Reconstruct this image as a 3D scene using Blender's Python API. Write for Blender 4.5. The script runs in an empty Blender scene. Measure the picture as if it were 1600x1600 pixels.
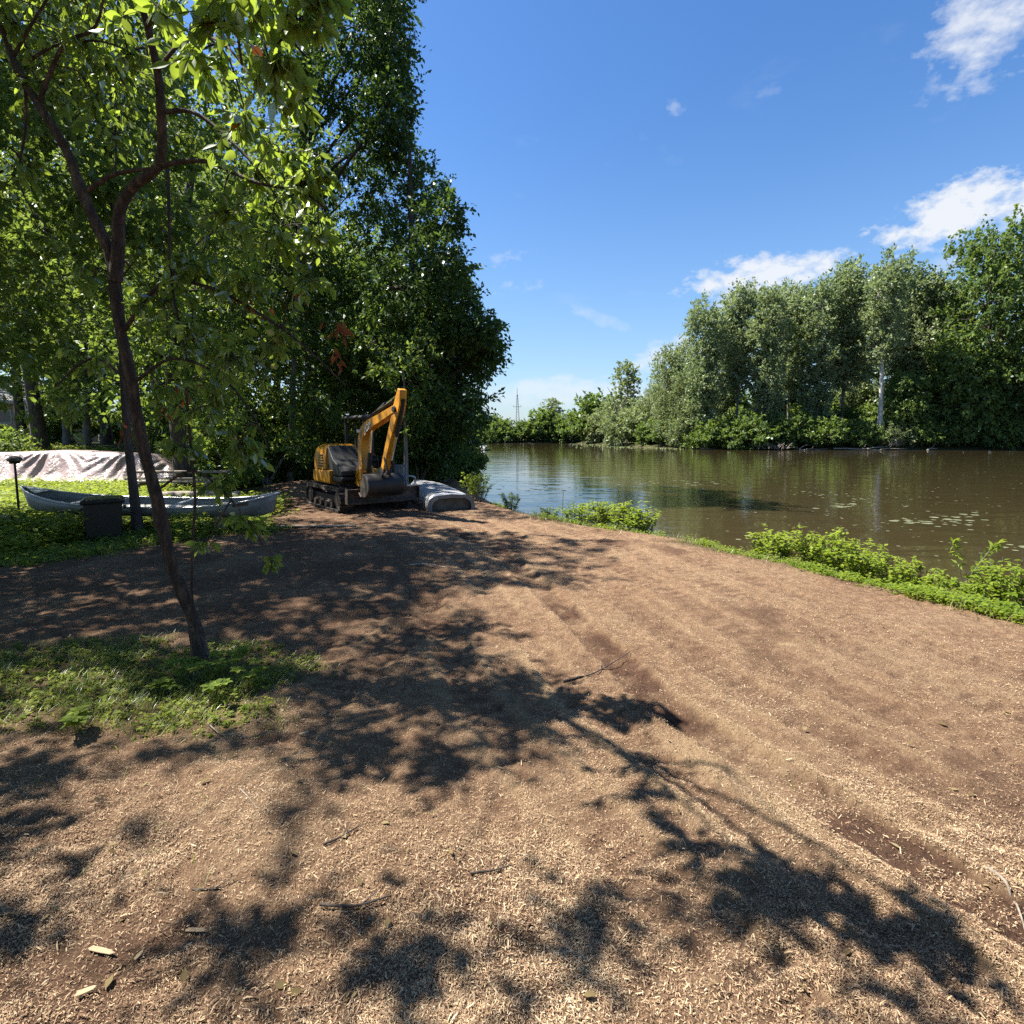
import bpy, bmesh, math, random
import numpy as np
from mathutils import Vector, Matrix

R = math.radians
sc = bpy.context.scene
C = sc.collection

# ------------------------------------------------------------------ camera
CAM_H, FPX, PITCH, PROW = 1.75, 850.0, R(3.5), 732.0
cam_d = bpy.data.cameras.new("camera")
cam = bpy.data.objects.new("camera", cam_d)
C.objects.link(cam)
cam.location = (0, 0, CAM_H)
cam.rotation_euler = (R(90) - PITCH, 0, 0)
cam_d.sensor_width = 36
cam_d.lens = 36 * FPX / 1600
cam_d.shift_y = -(800 - PROW) / 1600
cam_d.clip_start = 0.05
cam_d.clip_end = 3000
sc.camera = cam

# ------------------------------------------------------------------ sun, sky, exposure
SUN_AZ, SUN_EL = R(-78), R(57)          # azimuth from +Y, clockwise (negative = to the left)
to_sun = Vector((math.cos(SUN_EL) * math.sin(SUN_AZ), math.cos(SUN_EL) * math.cos(SUN_AZ), math.sin(SUN_EL)))
sun_d = bpy.data.lights.new("sun", 'SUN')
sun_d.energy = 5.0
sun_d.angle = R(0.53)
sun_d.color = (1.0, 0.945, 0.86)
sun = bpy.data.objects.new("sun", sun_d)
sun.rotation_euler = (-to_sun).to_track_quat('-Z', 'Y').to_euler()
sun.location = to_sun * 60
C.objects.link(sun)

world = bpy.data.worlds.new("World")
sc.world = world
world.use_nodes = True
wn, wl = world.node_tree.nodes, world.node_tree.links
wn.clear()


def WN(t, **kw):
    n = wn.new(t)
    for k, v in kw.items():
        setattr(n, k, v)
    return n


def WM(op, a, b=None, c=None, clamp=False):
    n = WN('ShaderNodeMath', operation=op, use_clamp=clamp)
    for i, v in enumerate((a, b, c)):
        if v is None:
            continue
        if isinstance(v, (int, float)):
            n.inputs[i].default_value = v
        else:
            wl.new(v, n.inputs[i])
    return n.outputs[0]


sky = WN('ShaderNodeTexSky', sky_type='NISHITA')
sky.sun_disc = False
sky.sun_elevation = SUN_EL
sky.sun_rotation = SUN_AZ
sky.air_density = 1.25
sky.dust_density = 0.5
sky.ozone_density = 3.2
tcw = WN('ShaderNodeTexCoord')
sep = WN('ShaderNodeSeparateXYZ')
wl.new(tcw.outputs['Generated'], sep.inputs[0])
az = WM('ARCTAN2', sep.outputs[0], sep.outputs[1])
el = WM('ARCSINE', sep.outputs[2])


def wnoise(scale, detail=5, rough=0.55, sx=1.0, sz=1.0, off=0.0):
    m = WN('ShaderNodeMapping')
    m.inputs['Scale'].default_value = (sx, sx, sz)
    m.inputs['Location'].default_value = (off, off * .7, off * .3)
    wl.new(tcw.outputs['Generated'], m.inputs[0])
    n = WN('ShaderNodeTexNoise')
    n.inputs['Scale'].default_value = scale
    n.inputs['Detail'].default_value = detail
    n.inputs['Roughness'].default_value = rough
    wl.new(m.outputs[0], n.inputs[0])
    return n.outputs[0]


def pix_dir(px, py):
    u, v = (px - 800) / FPX, (PROW - py) / FPX
    d = Vector((u, math.cos(PITCH) + v * math.sin(PITCH), -math.sin(PITCH) + v * math.cos(PITCH)))
    return d


n1 = wnoise(13, 6, 0.6, 1, 1.9)
n2 = wnoise(34, 5, 0.6, 1, 1.6, 3.1)
nn = WM('ADD', WM('MULTIPLY', WM('SUBTRACT', n1, 0.5), 3.8), WM('MULTIPLY', WM('SUBTRACT', n2, 0.5), 2.4))
n3 = wnoise(75, 5, 0.6, 1, 1.3, 5.3)
ns_ = WM('ADD', WM('MULTIPLY', WM('SUBTRACT', n2, 0.5), 5.0), WM('MULTIPLY', WM('SUBTRACT', n3, 0.5), 4.0))
# (az, el, half width, half height in rad, tilt, opacity, edge softness) of each fair-weather cloud
cl_px = [(1550, 32, 120, 70, -.15, .8, 1.1), (1495, 336, 140, 46, -.22, .97, .7), (1600, 318, 90, 42, 0, .95, .7), (1190, 433, 130, 34, -.10, .95, .8),
         (1255, 415, 55, 24, -.1, .9, .8), (1450, 143, 36, 20, -.4, .4, 1.0), (1058, 166, 18, 14, .4, .45, 1.0), (1200, 143, 22, 11, 0, .25, 1.0),
         (798, 404, 40, 13, -.2, .5, 1.0), (815, 447, 46, 13, -.15, .45, 1.0), (925, 490, 55, 12, .85, .38, 1.2), (1050, 548, 60, 26, -.5, .7, .9),
         (900, 610, 130, 24, 0, .55, 1.1), (800, 618, 90, 22, 0, .5, 1.1), (980, 622, 90, 16, 0, .55, 1.0), (1480, 410, 60, 14, -.1, .35, 1.0)]
tot = None
for (cx, cy, hw, hh, tilt, op, soft) in cl_px:
    d = pix_dir(cx, cy).normalized()
    a0, e0 = math.atan2(d.x, d.y), math.asin(d.z)
    dist2 = 1 + ((cx - 800) / FPX) ** 2
    wa, we = hw / FPX / dist2, hh / FPX / math.sqrt(dist2)
    da = WM('DIVIDE', WM('SUBTRACT', az, a0), wa)
    de = WM('DIVIDE', WM('SUBTRACT', el, e0), we)
    t = tilt * wa / we * .5
    de2 = WM('ADD', de, WM('MULTIPLY', da, t))
    q = WM('ADD', WM('MULTIPLY', da, da), WM('MULTIPLY', de2, de2))
    m = WM('MULTIPLY', WM('ADD', WM('SUBTRACT', 1.0 if hw > 50 else .55, q), nn if hw > 50 else ns_), 1.0 / (1.15 * soft if hw > 100 else 1.6 * soft if hw > 50 else 3.0), clamp=True)
    m = WM('MULTIPLY', WM('SMOOTH_MIN', m, 1.0, .2), op, clamp=True)
    tot = m if tot is None else WM('MAXIMUM', tot, m)
# thin scattered cirrus over the rest of the sky
ci = WM('MULTIPLY', WM('SUBTRACT', wnoise(3.1, 7, .62, 1, 2.2, 7.7), .60), 1.6, clamp=True)
tot = WM('MAXIMUM', tot, WM('MULTIPLY', ci, .45))
# pale air towards the horizon
lowm = WM('MULTIPLY', WM('POWER', WM('SUBTRACT', 1.0, WM('MULTIPLY', el, 1 / 0.60, clamp=True), clamp=True), 2.0), .50)
hs = WN('ShaderNodeHueSaturation')
hs.inputs['Saturation'].default_value = 1.22
hs.inputs['Value'].default_value = 1.12
wl.new(sky.outputs[0], hs.inputs['Color'])
mx0 = WN('ShaderNodeMix', data_type='RGBA')
wl.new(lowm, mx0.inputs['Factor'])
tint = WN('ShaderNodeMix', data_type='RGBA', blend_type='MULTIPLY')
tint.inputs['Factor'].default_value = 1.0
wl.new(hs.outputs[0], tint.inputs['A'])
tint.inputs['B'].default_value = (.90, .95, 1.10, 1)
wl.new(tint.outputs['Result'], mx0.inputs['A'])
mx0.inputs['B'].default_value = (2.9, 4.5, 6.4, 1)
mx = WN('ShaderNodeMix', data_type='RGBA')
wl.new(tot, mx.inputs['Factor'])
wl.new(mx0.outputs['Result'], mx.inputs['A'])
mx.inputs['B'].default_value = (6.0, 6.2, 6.5, 1)
bg = WN('ShaderNodeBackground')
bg.inputs['Strength'].default_value = 0.05
wl.new(mx.outputs['Result'], bg.inputs['Color'])
wo = WN('ShaderNodeOutputWorld')
wl.new(bg.outputs[0], wo.inputs['Surface'])

world.cycles.sampling_method = 'MANUAL'
world.cycles.sample_map_resolution = 512
sc.view_settings.view_transform = 'Standard'
sc.view_settings.look = 'None'
sc.view_settings.exposure = 1.6
sc.view_settings.gamma = 1.0
sc.view_settings.use_curve_mapping = False
sc.render.engine = 'CYCLES'
sc.cycles.max_bounces = 6
sc.cycles.diffuse_bounces = 2
sc.cycles.glossy_bounces = 3
sc.cycles.transmission_bounces = 4
sc.cycles.caustics_reflective = False
sc.cycles.caustics_refractive = False
sc.cycles.sample_clamp_indirect = 6
sc.cycles.use_denoising = False

# ------------------------------------------------------------------ helpers
rng = np.random.default_rng(7)


def at(px, py, d):
    """the point at forward distance d (m) that the picture shows at px, py"""
    v = pix_dir(px, py)
    v = v * (d / v.y)
    return np.array((v.x, v.y, v.z + CAM_H))


def on_ground(px, py, z=0.0):
    v = pix_dir(px, py)
    k = (z - CAM_H) / v.z
    return np.array((v.x * k, v.y * k, z))


def h2(ix, iy, seed):
    n = (ix.astype(np.int64) * 374761393 + iy.astype(np.int64) * 668265263 + seed * 974711) & 0xffffffff
    n = ((n ^ (n >> 13)) * 1274126177) & 0xffffffff
    return ((n ^ (n >> 16)) & 0xffff) / 65535.0


def vnoise(x, y, s, seed=0):
    x = np.asarray(x, float) / s
    y = np.asarray(y, float) / s
    ix, iy = np.floor(x), np.floor(y)
    fx, fy = x - ix, y - iy
    fx = fx * fx * (3 - 2 * fx)
    fy = fy * fy * (3 - 2 * fy)
    a, b = h2(ix, iy, seed), h2(ix + 1, iy, seed)
    c, d = h2(ix, iy + 1, seed), h2(ix + 1, iy + 1, seed)
    return (a + (b - a) * fx) * (1 - fy) + (c + (d - c) * fx) * fy


def fbm(x, y, s, seed=0, o=4):
    t, a, n = 0, .5, 0
    for i in range(o):
        t = t + a * vnoise(x, y, s / 2 ** i, seed + i * 17)
        n += a
        a *= .5
    return t / n


def sstep(a, b, x):
    t = np.clip((np.asarray(x, float) - a) / (b - a), 0, 1)
    return t * t * (3 - 2 * t)


class Acc:
    """collects numpy vertices and faces (all quads or tris) for one mesh"""
    def __init__(s):
        s.v, s.f, s.n, s.sm = [], [], 0, []

    def add(s, v, f):
        v = np.asarray(v, float).reshape(-1, 3)
        s.v.append(v)
        s.f.append(np.asarray(f, np.int64) + s.n)
        s.n += len(v)
        return s

    def mesh(s, name, smooth=False):
        me = bpy.data.meshes.new(name)
        if not s.v:
            return me
        v = np.concatenate(s.v)
        loops = np.concatenate([f.ravel() for f in s.f])
        tot = np.concatenate([np.full(len(f), f.shape[1]) for f in s.f])
        st = np.concatenate(([0], np.cumsum(tot)[:-1]))
        me.vertices.add(len(v))
        me.vertices.foreach_set('co', v.ravel())
        me.loops.add(len(loops))
        me.loops.foreach_set('vertex_index', loops.astype(np.int32))
        me.polygons.add(len(tot))
        me.polygons.foreach_set('loop_start', st.astype(np.int32))
        me.polygons.foreach_set('loop_total', tot.astype(np.int32))
        if smooth:
            me.polygons.foreach_set('use_smooth', np.ones(len(tot), bool))
        me.update(calc_edges=True)
        me.validate()
        return me

    def tube(s, pts, rad, n=6, cap=False, rough=0.0):
        pts = np.asarray(pts, float)
        m = len(pts)
        rad = np.atleast_1d(np.asarray(rad, float))
        rad = np.interp(np.linspace(0, 1, m), np.linspace(0, 1, len(rad)), rad)
        t = np.gradient(pts, axis=0)
        t /= np.linalg.norm(t, axis=1)[:, None] + 1e-9
        ref = np.array((0., 0., 1.)) if abs(t[:, 2]).mean() < .8 else np.array((1., 0., 0.))
        u = np.cross(t, ref)
        u /= np.linalg.norm(u, axis=1)[:, None] + 1e-9
        w = np.cross(t, u)
        a = np.arange(n) * 2 * math.pi / n
        ring = u[:, None] * np.cos(a)[None, :, None] + w[:, None] * np.sin(a)[None, :, None]
        rr = np.repeat(rad[:, None], n, 1)
        if rough:
            al = np.r_[0, np.cumsum(np.linalg.norm(np.diff(pts, axis=0), axis=1))]
            A_, H_ = np.meshgrid(np.arange(n), al)
            ph = A_ * 1.0 + 2.2 * vnoise(A_ * 0 + 3, H_, .25, 7)
            rdg = np.abs(vnoise(ph, H_ / .16, 2.0, 3) - .5) * 2
            rr = rr * (1 + rough * (rdg - .5) + rough * .6 * (vnoise(A_, H_ / .03, 1.5, 9) - .5))
        v = (pts[:, None] + ring * rr[..., None]).reshape(-1, 3)
        i = np.arange(m - 1)[:, None] * n + np.arange(n)[None]
        j = np.arange(m - 1)[:, None] * n + (np.arange(n)[None] + 1) % n
        f = np.stack([i, j, j + n, i + n], -1).reshape(-1, 4)
        s.add(v, f[:, ::-1])
        if cap:
            for k, c in ((0, pts[0]), (m - 1, pts[-1])):
                vv = np.vstack([v[k * n:(k + 1) * n], c])
                ff = np.array([[q, (q + 1) % n, n] for q in range(n)])
                s.add(vv, ff if k == 0 else ff[:, ::-1])
        return s


def curve(ctrl, n=10):
    """Catmull-Rom through control points"""
    p = np.asarray(ctrl, float)
    if len(p) == 2:
        t = np.linspace(0, 1, n)[:, None]
        return p[0] * (1 - t) + p[1] * t
    q = np.vstack([2 * p[0] - p[1], p, 2 * p[-1] - p[-2]])
    out = []
    k = max(2, int(round(n / (len(p) - 1))))
    for i in range(len(p) - 1):
        a, b, c, d = q[i:i + 4]
        for t in np.arange(k) / k:
            out.append(.5 * (2 * b + (c - a) * t + (2 * a - 5 * b + 4 * c - d) * t * t + (3 * b - a - 3 * c + d) * t ** 3))
    out.append(p[-1])
    return np.array(out)


def nrmz(v):
    return v / (np.linalg.norm(v, axis=-1, keepdims=True) + 1e-9)


def rdir(n, g=rng):
    return nrmz(g.normal(size=(n, 3)))


def leaf_cards(acc, p, d, nrm, L, W):
    """kite-shaped, slightly folded leaf faces"""
    d = nrmz(d)
    sd = nrmz(np.cross(d, nrm))
    up = np.cross(sd, d)
    L, W = L[:, None], W[:, None]
    v = np.stack([p, p + d * L * .42 + sd * W * .5 + up * W * .14, p + d * L - up * L * .10, p + d * L * .42 - sd * W * .5 + up * W * .14], 1)
    n = len(p)
    acc.add(v.reshape(-1, 3), np.arange(4 * n).reshape(n, 4))


def obj(name, me, mat=None, parent=None):
    o = bpy.data.objects.new(name, me)
    C.objects.link(o)
    if mat is not None and me is not None and not me.materials:
        me.materials.append(mat)
    if parent:
        o.parent = parent
    return o


def tag(o, label=None, cat=None, group=None, kind=None):
    if label:
        o['label'] = label
    if cat:
        o['category'] = cat
    if group:
        o['group'] = group
    if kind:
        o['kind'] = kind
    return o


def empty(name, loc=(0, 0, 0), rz=0, label=None, cat=None, group=None):
    o = bpy.data.objects.new(name, None)
    o.empty_display_size = .2
    C.objects.link(o)
    o.location = loc
    o.rotation_euler = (0, 0, rz)
    return tag(o, label, cat, group)


def copy_tree(root, loc, rz, scale, label=None, group=None):
    r = root.copy()
    C.objects.link(r)
    r.location = loc
    r.rotation_euler = (0, 0, rz)
    r.scale = scale if hasattr(scale, '__len__') else (scale,) * 3
    if label:
        r['label'] = label
    if group:
        r['group'] = group
    for ch in list(root.children):
        c = ch.copy()
        C.objects.link(c)
        c.parent = r
        for g in ch.children:
            k = g.copy()
            C.objects.link(k)
            k.parent = c
    return r


# small hard-surface shapes: each returns (verts, faces)
def sbox(c, s, rz=0.0, ry=0.0):
    M = Matrix.Rotation(rz, 3, 'Z') @ Matrix.Rotation(ry, 3, 'Y')
    v = [tuple(Vector(c) + M @ Vector((x * s[0] / 2, y * s[1] / 2, z * s[2] / 2))) for x in (-1, 1) for y in (-1, 1) for z in (-1, 1)]
    f = [(0, 1, 3, 2), (4, 6, 7, 5), (0, 4, 5, 1), (2, 3, 7, 6), (0, 2, 6, 4), (1, 5, 7, 3)]
    return v, f


def sprism(prof, y0, y1):
    """closed profile in x-z, extruded along y"""
    n = len(prof)
    v = [(x, y0, z) for x, z in prof] + [(x, y1, z) for x, z in prof]
    f = [tuple(range(n)), tuple(range(2 * n - 1, n - 1, -1))] + [(i, n + i, n + (i + 1) % n, (i + 1) % n) for i in range(n)]
    return v, f


def scyl(p0, p1, r0, r1=None, n=16):
    r1 = r0 if r1 is None else r1
    p0, p1 = Vector(p0), Vector(p1)
    q = (p1 - p0).to_track_quat('Z', 'Y')
    v = []
    for p, r in ((p0, r0), (p1, r1)):
        v += [tuple(p + q @ Vector((r * math.cos(2 * math.pi * i / n), r * math.sin(2 * math.pi * i / n), 0))) for i in range(n)]
    f = [tuple(range(n - 1, -1, -1)), tuple(range(n, 2 * n))] + [(i, (i + 1) % n, n + (i + 1) % n, n + i) for i in range(n)]
    return v, f


def sjoin(*sh):
    V, F = [], []
    for v, f in sh:
        k = len(V)
        V += list(v)
        F += [tuple(i + k for i in q) for q in f]
    return V, F


def part(name, shape, mat, parent=None, bevel=0.0, smooth=False, loc=None):
    me = bpy.data.meshes.new(name)
    me.from_pydata(shape[0], [], shape[1])
    bm = bmesh.new()
    bm.from_mesh(me)
    bmesh.ops.recalc_face_normals(bm, faces=bm.faces)
    bm.to_mesh(me)
    bm.free()
    if smooth:
        me.polygons.foreach_set('use_smooth', np.ones(len(me.polygons), bool))
    o = obj(name, me, mat, parent)
    if loc is not None:
        o.location = loc
    if bevel:
        b = o.modifiers.new('bevel', 'BEVEL')
        b.width = bevel
        b.segments = 2
        b.limit_method = 'ANGLE'
        b.angle_limit = R(35)
        me.polygons.foreach_set('use_smooth', np.ones(len(me.polygons), bool))
        w = o.modifiers.new('wn', 'WEIGHTED_NORMAL')
        w.keep_sharp = False
    return o


# ------------------------------------------------------------------ materials
def new_mat(name):
    m = bpy.data.materials.new(name)
    m.use_nodes = True
    m.node_tree.nodes.clear()
    return m, m.node_tree.nodes, m.node_tree.links


def node(ns, t, ins=None, **kw):
    n = ns.new(t)
    for k, v in kw.items():
        setattr(n, k, v)
    for k, v in (ins or {}).items():
        n.inputs[k].default_value = v
    return n


def ramp(ns, stops):
    r = ns.new('ShaderNodeValToRGB')
    e = r.color_ramp.elements
    while len(e) < len(stops):
        e.new(.5)
    for i, (p, c) in enumerate(stops):
        e[i].position = p
        e[i].color = (*c, 1)
    return r


def solid(name, cols, scale=6.0, rough=.6, metal=0.0, bump=0.0, bscale=None, spec=.5, stretch=(1, 1, 1), detail=5, coord='Object'):
    """principled surface whose colour wanders between the given colours"""
    m, ns, ls = new_mat(name)
    tc = ns.new('ShaderNodeTexCoord')
    mp = node(ns, 'ShaderNodeMapping', {'Scale': stretch})
    ls.new(tc.outputs[coord], mp.inputs[0])
    nz = node(ns, 'ShaderNodeTexNoise', {'Scale': scale, 'Detail': detail, 'Roughness': .6})
    ls.new(mp.outputs[0], nz.inputs[0])
    k = len(cols)
    rp = ramp(ns, [(.3 + .4 * i / max(1, k - 1), c) for i, c in enumerate(cols)])
    ls.new(nz.outputs[0], rp.inputs[0])
    bs = node(ns, 'ShaderNodeBsdfPrincipled', {'Roughness': rough, 'Metallic': metal, 'Specular IOR Level': spec})
    ls.new(rp.outputs[0], bs.inputs['Base Color'])
    if bump:
        nb = node(ns, 'ShaderNodeTexNoise', {'Scale': bscale or scale * 3, 'Detail': 5, 'Roughness': .65})
        ls.new(mp.outputs[0], nb.inputs[0])
        b = node(ns, 'ShaderNodeBump', {'Strength': 1.0, 'Distance': bump})
        ls.new(nb.outputs[0], b.inputs['Height'])
        ls.new(b.outputs[0], bs.inputs['Normal'])
    o = ns.new('ShaderNodeOutputMaterial')
    ls.new(bs.outputs[0], o.inputs[0])
    return m


def leaf_mat(name, cols, trans, tmix=.42, gloss=.10, rough=.42, nscale=.25):
    """leaf blades: reflect, let light through and shine a little; every blade its own tint"""
    m, ns, ls = new_mat(name)
    g = ns.new('ShaderNodeNewGeometry')
    tc = ns.new('ShaderNodeTexCoord')
    nz = node(ns, 'ShaderNodeTexNoise', {'Scale': nscale, 'Detail': 3})
    ls.new(g.outputs['Position'], nz.inputs[0])
    ad = node(ns, 'ShaderNodeMath', operation='MULTIPLY_ADD')
    ls.new(nz.outputs[0], ad.inputs[0])
    ad.inputs[1].default_value = 1.1
    mu = node(ns, 'ShaderNodeMath', operation='MULTIPLY_ADD')
    ls.new(g.outputs['Random Per Island'], mu.inputs[0])
    mu.inputs[1].default_value = .75
    mu.inputs[2].default_value = -.42
    ls.new(mu.outputs[0], ad.inputs[2])
    oi = ns.new('ShaderNodeObjectInfo')
    a2 = node(ns, 'ShaderNodeMath', operation='MULTIPLY_ADD')
    ls.new(oi.outputs['Random'], a2.inputs[0])
    a2.inputs[1].default_value = .36
    ls.new(ad.outputs[0], a2.inputs[2])
    a3 = node(ns, 'ShaderNodeMath', operation='SUBTRACT')
    ls.new(a2.outputs[0], a3.inputs[0])
    a3.inputs[1].default_value = .18
    k = len(cols)
    rp = ramp(ns, [(i / max(1, k - 1), c) for i, c in enumerate(cols)])
    ls.new(a3.outputs[0], rp.inputs[0])
    df = ns.new('ShaderNodeBsdfDiffuse')
    ls.new(rp.outputs[0], df.inputs[0])
    tr = ns.new('ShaderNodeBsdfTranslucent')
    mt = node(ns, 'ShaderNodeMix', data_type='RGBA', blend_type='MIX')
    mt.inputs['Factor'].default_value = .7
    ls.new(rp.outputs[0], mt.inputs['A'])
    mt.inputs['B'].default_value = (*trans, 1)
    ls.new(mt.outputs['Result'], tr.inputs[0])
    m1 = node(ns, 'ShaderNodeMixShader', {0: tmix})
    ls.new(df.outputs[0], m1.inputs[1])
    ls.new(tr.outputs[0], m1.inputs[2])
    gl = node(ns, 'ShaderNodeBsdfGlossy', {'Roughness': rough, 'Color': (.9, .92, .9, 1)})
    fr = node(ns, 'ShaderNodeFresnel', {'IOR': 1.42})
    fm = node(ns, 'ShaderNodeMath', operation='MULTIPLY_ADD')
    ls.new(fr.outputs[0], fm.inputs[0])
    fm.inputs[1].default_value = gloss * .55
    fm.inputs[2].default_value = 0
    m2 = ns.new('ShaderNodeMixShader')
    ls.new(fm.outputs[0], m2.inputs[0])
    ls.new(m1.outputs[0], m2.inputs[1])
    ls.new(gl.outputs[0], m2.inputs[2])
    o = ns.new('ShaderNodeOutputMaterial')
    ls.new(m2.outputs[0], o.inputs[0])
    return m


M = {}
M['bark_dark'] = solid('bark_dark', [(.022, .016, .012), (.055, .041, .032), (.10, .076, .06)], 14, .9, bump=.012, bscale=30, stretch=(1, 1, .25))
M['bark_red'] = solid('bark_red', [(.014, .010, .008), (.040, .026, .019), (.11, .075, .052)], 26, .9, bump=.02, bscale=42, stretch=(1, 1, .28))
M['bark_grey'] = solid('bark_grey', [(.07, .062, .05), (.15, .135, .115), (.24, .22, .19)], 10, .9, bump=.01, bscale=26, stretch=(1, 1, .25))
M['bark_pale'] = solid('bark_pale', [(.22, .20, .17), (.42, .39, .34), (.55, .52, .46)], 5, .85, bump=.01, bscale=20, stretch=(1, 1, .4))
M['leaf_oak'] = leaf_mat('leaf_oak', [(.022, .047, .016), (.048, .091, .024), (.087, .139, .037)], (.183, .299, .032), .30, .20, .5)
M['leaf_wood'] = leaf_mat('leaf_wood', [(.036, .076, .024), (.079, .141, .038), (.149, .205, .057)], (.336, .445, .053), .42, .20, .5)
M['leaf_near'] = leaf_mat('leaf_near', [(.055, .097, .028), (.093, .154, .042), (.163, .212, .063)], (.528, .694, .058), .46, .34, .46, 1.2)
M['leaf_dead'] = leaf_mat('leaf_dead', [(.10, .03, .015), (.19, .06, .03), (.26, .11, .05)], (.35, .10, .03), .3, .1, .5, 2)
M['leaf_poplar'] = leaf_mat('leaf_poplar', [(.097, .140, .072), (.190, .238, .121), (.320, .345, .202)], (.426, .536, .145), .30, .14, .62, .09)
M['leaf_willow'] = leaf_mat('leaf_willow', [(.097, .136, .055), (.169, .215, .097), (.261, .290, .147)], (.347, .421, .105), .33, .14, .62, .12)
M['leaf_broad'] = leaf_mat('leaf_broad', [(.045, .082, .027), (.090, .142, .040), (.153, .205, .057)], (.296, .411, .044), .36, .14, .62, .1)
M['leaf_lime'] = leaf_mat('leaf_lime', [(.124, .165, .026), (.216, .268, .042), (.329, .354, .065)], (.566, .659, .056), .40, .14, .62, .25)
M['leaf_weed'] = leaf_mat('leaf_weed', [(.062, .107, .024), (.158, .215, .040), (.278, .314, .061)], (.536, .628, .057), .42, .2, .42, .9)
M['leaf_bank'] = leaf_mat('leaf_bank', [(.088, .142, .018), (.155, .216, .030), (.244, .290, .042)], (.471, .590, .041), .42, .22, .42, 1.3)
M['dry_grass'] = leaf_mat('dry_grass', [(.10, .075, .035), (.20, .155, .075), (.30, .24, .13)], (.30, .22, .08), .3, .1, .5, 2)
M['grass'] = leaf_mat('grass', [(.072, .117, .018), (.152, .195, .035), (.287, .273, .079)], (.502, .562, .064), .38, .15, .45, 1.5)

# ------------------------------------------------------------------ terrain
WATER_Z = -0.45
LBANK = [(30, -40), (14, -8), (9.0, 0), (6.9, 3.5), (5.9, 5.4), (4.6, 7.9), (3.7, 9.0), (3.0, 9.9), (1.9, 11.2), (.6, 13.2), (-.3, 16), (-1.2, 19.5), (-3.0, 30),
         (-5, 46), (-8, 70), (-11.5, 98), (-16, 130), (-26, 150), (-70, 168)]
RBANK = [(-70, 190), (-20, 161), (0, 157), (17.6, 151), (21, 120), (25, 96), (34, 85), (48, 81.5), (78, 81), (140, 84), (320, 60), (320, -40)]
RIVER = np.array(LBANK + RBANK, float)


def shore(x, y):
    """signed distance to the waterline: positive on land"""
    x = np.atleast_1d(np.asarray(x, float))
    y = np.atleast_1d(np.asarray(y, float))
    best = np.full(x.shape, 1e9)
    ins = np.zeros(x.shape, bool)
    n = len(RIVER)
    for i in range(n):
        ax, ay = RIVER[i]
        bx, by = RIVER[(i + 1) % n]
        dx, dy = bx - ax, by - ay
        t = np.clip(((x - ax) * dx + (y - ay) * dy) / (dx * dx + dy * dy), 0, 1)
        best = np.minimum(best, (x - ax - t * dx) ** 2 + (y - ay - t * dy) ** 2)
        with np.errstate(divide='ignore', invalid='ignore'):
            c = ((ay > y) != (by > y)) & (x < dx * (y - ay) / (dy if dy else 1e-9) + ax)
        ins ^= c
    return np.sqrt(best) * np.where(ins, -1, 1)


def gz(x, y, s=None):
    """the lie of the land without its small relief"""
    x = np.atleast_1d(np.asarray(x, float))
    y = np.atleast_1d(np.asarray(y, float))
    s = shore(x, y) if s is None else s
    wob = (vnoise(x, y, 1.3, 5) - .5) * .5 * sstep(120, 20, y)
    ss = s + wob
    z = WATER_Z + .45 * sstep(-.05, .95, ss) - .9 * sstep(0, -3.5, ss)
    z = np.where(s > 0, np.maximum(z, WATER_Z - .2), z)
    near = (y < 75) & (x < 30)
    rise = sstep(19, 33, y - .35 * (x + 12)) * sstep(3, 14, s) * 1.25
    z = z + np.where(near & (s > 0), rise, 0)
    z = z + np.where(near, .32 * np.exp(-(((x + 6.6) / 1.6) ** 2 + ((y - 17.2) / 1.5) ** 2)), 0)
    z = z + np.where((~near) & (s > 0), .5 * sstep(0, 12, s), 0)
    z = z + .05 * (fbm(x, y, 2.6, 3, 2) - .5) * sstep(0, 1.5, s) * sstep(60, 20, y)
    return z


def g1(x, y):
    return float(gz(x, y)[0])


def polydist(x, y, pts):
    """distance to a polyline, and arc length along it"""
    best = np.full(np.shape(x), 1e9)
    arc = np.zeros(np.shape(x))
    L = 0
    for (ax, ay), (bx, by) in zip(pts[:-1], pts[1:]):
        dx, dy = bx - ax, by - ay
        l2 = dx * dx + dy * dy
        t = np.clip(((x - ax) * dx + (y - ay) * dy) / l2, 0, 1)
        d = np.hypot(x - ax - t * dx, y - ay - t * dy)
        k = d < best
        best = np.where(k, d, best)
        arc = np.where(k, L + t * math.sqrt(l2), arc)
        L += math.sqrt(l2)
    return best, arc


RUT = [(2.15, 1.3), (1.72, 2.05), (1.48, 2.52), (.98, 3.46), (.52, 5.5), (-.2, 8), (-1.6, 11.2)]
# long passes of the tracked machine, from the excavator to the lower right: (line, half width, depth, bare earth, pale loose edge)
RUTS = [(RUT, .15, .034, 1.0, .8), ([(x - .46 - .03 * y, y + .1) for x, y in RUT], .13, .014, .25, 1.0), ([(x + .55 + .02 * y, y + .2) for x, y in RUT], .16, .008, .3, .35),
        ([(x - 1.05 - .05 * y, y) for x, y in RUT], .16, .010, .1, .6), ([(x + 1.15 + .02 * y, y + .3) for x, y in RUT], .17, .007, .25, .3), ([(x + 1.9 - .01 * y, y + .5) for x, y in RUT], .17, .006, .2, .3),
        ([(-1.4, 3.0), (-.9, 5), (-1.1, 8), (-2.6, 11)], .22, .010, .1, .3), ([(x + 2.7 - .05 * y, y + .7) for x, y in RUT], .17, .006, .2, .25), ([(-2.6, 4.6), (-1.2, 5.3), (.1, 6.6), (-.6, 9.5)], .2, .014, .1, .3)]


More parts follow.
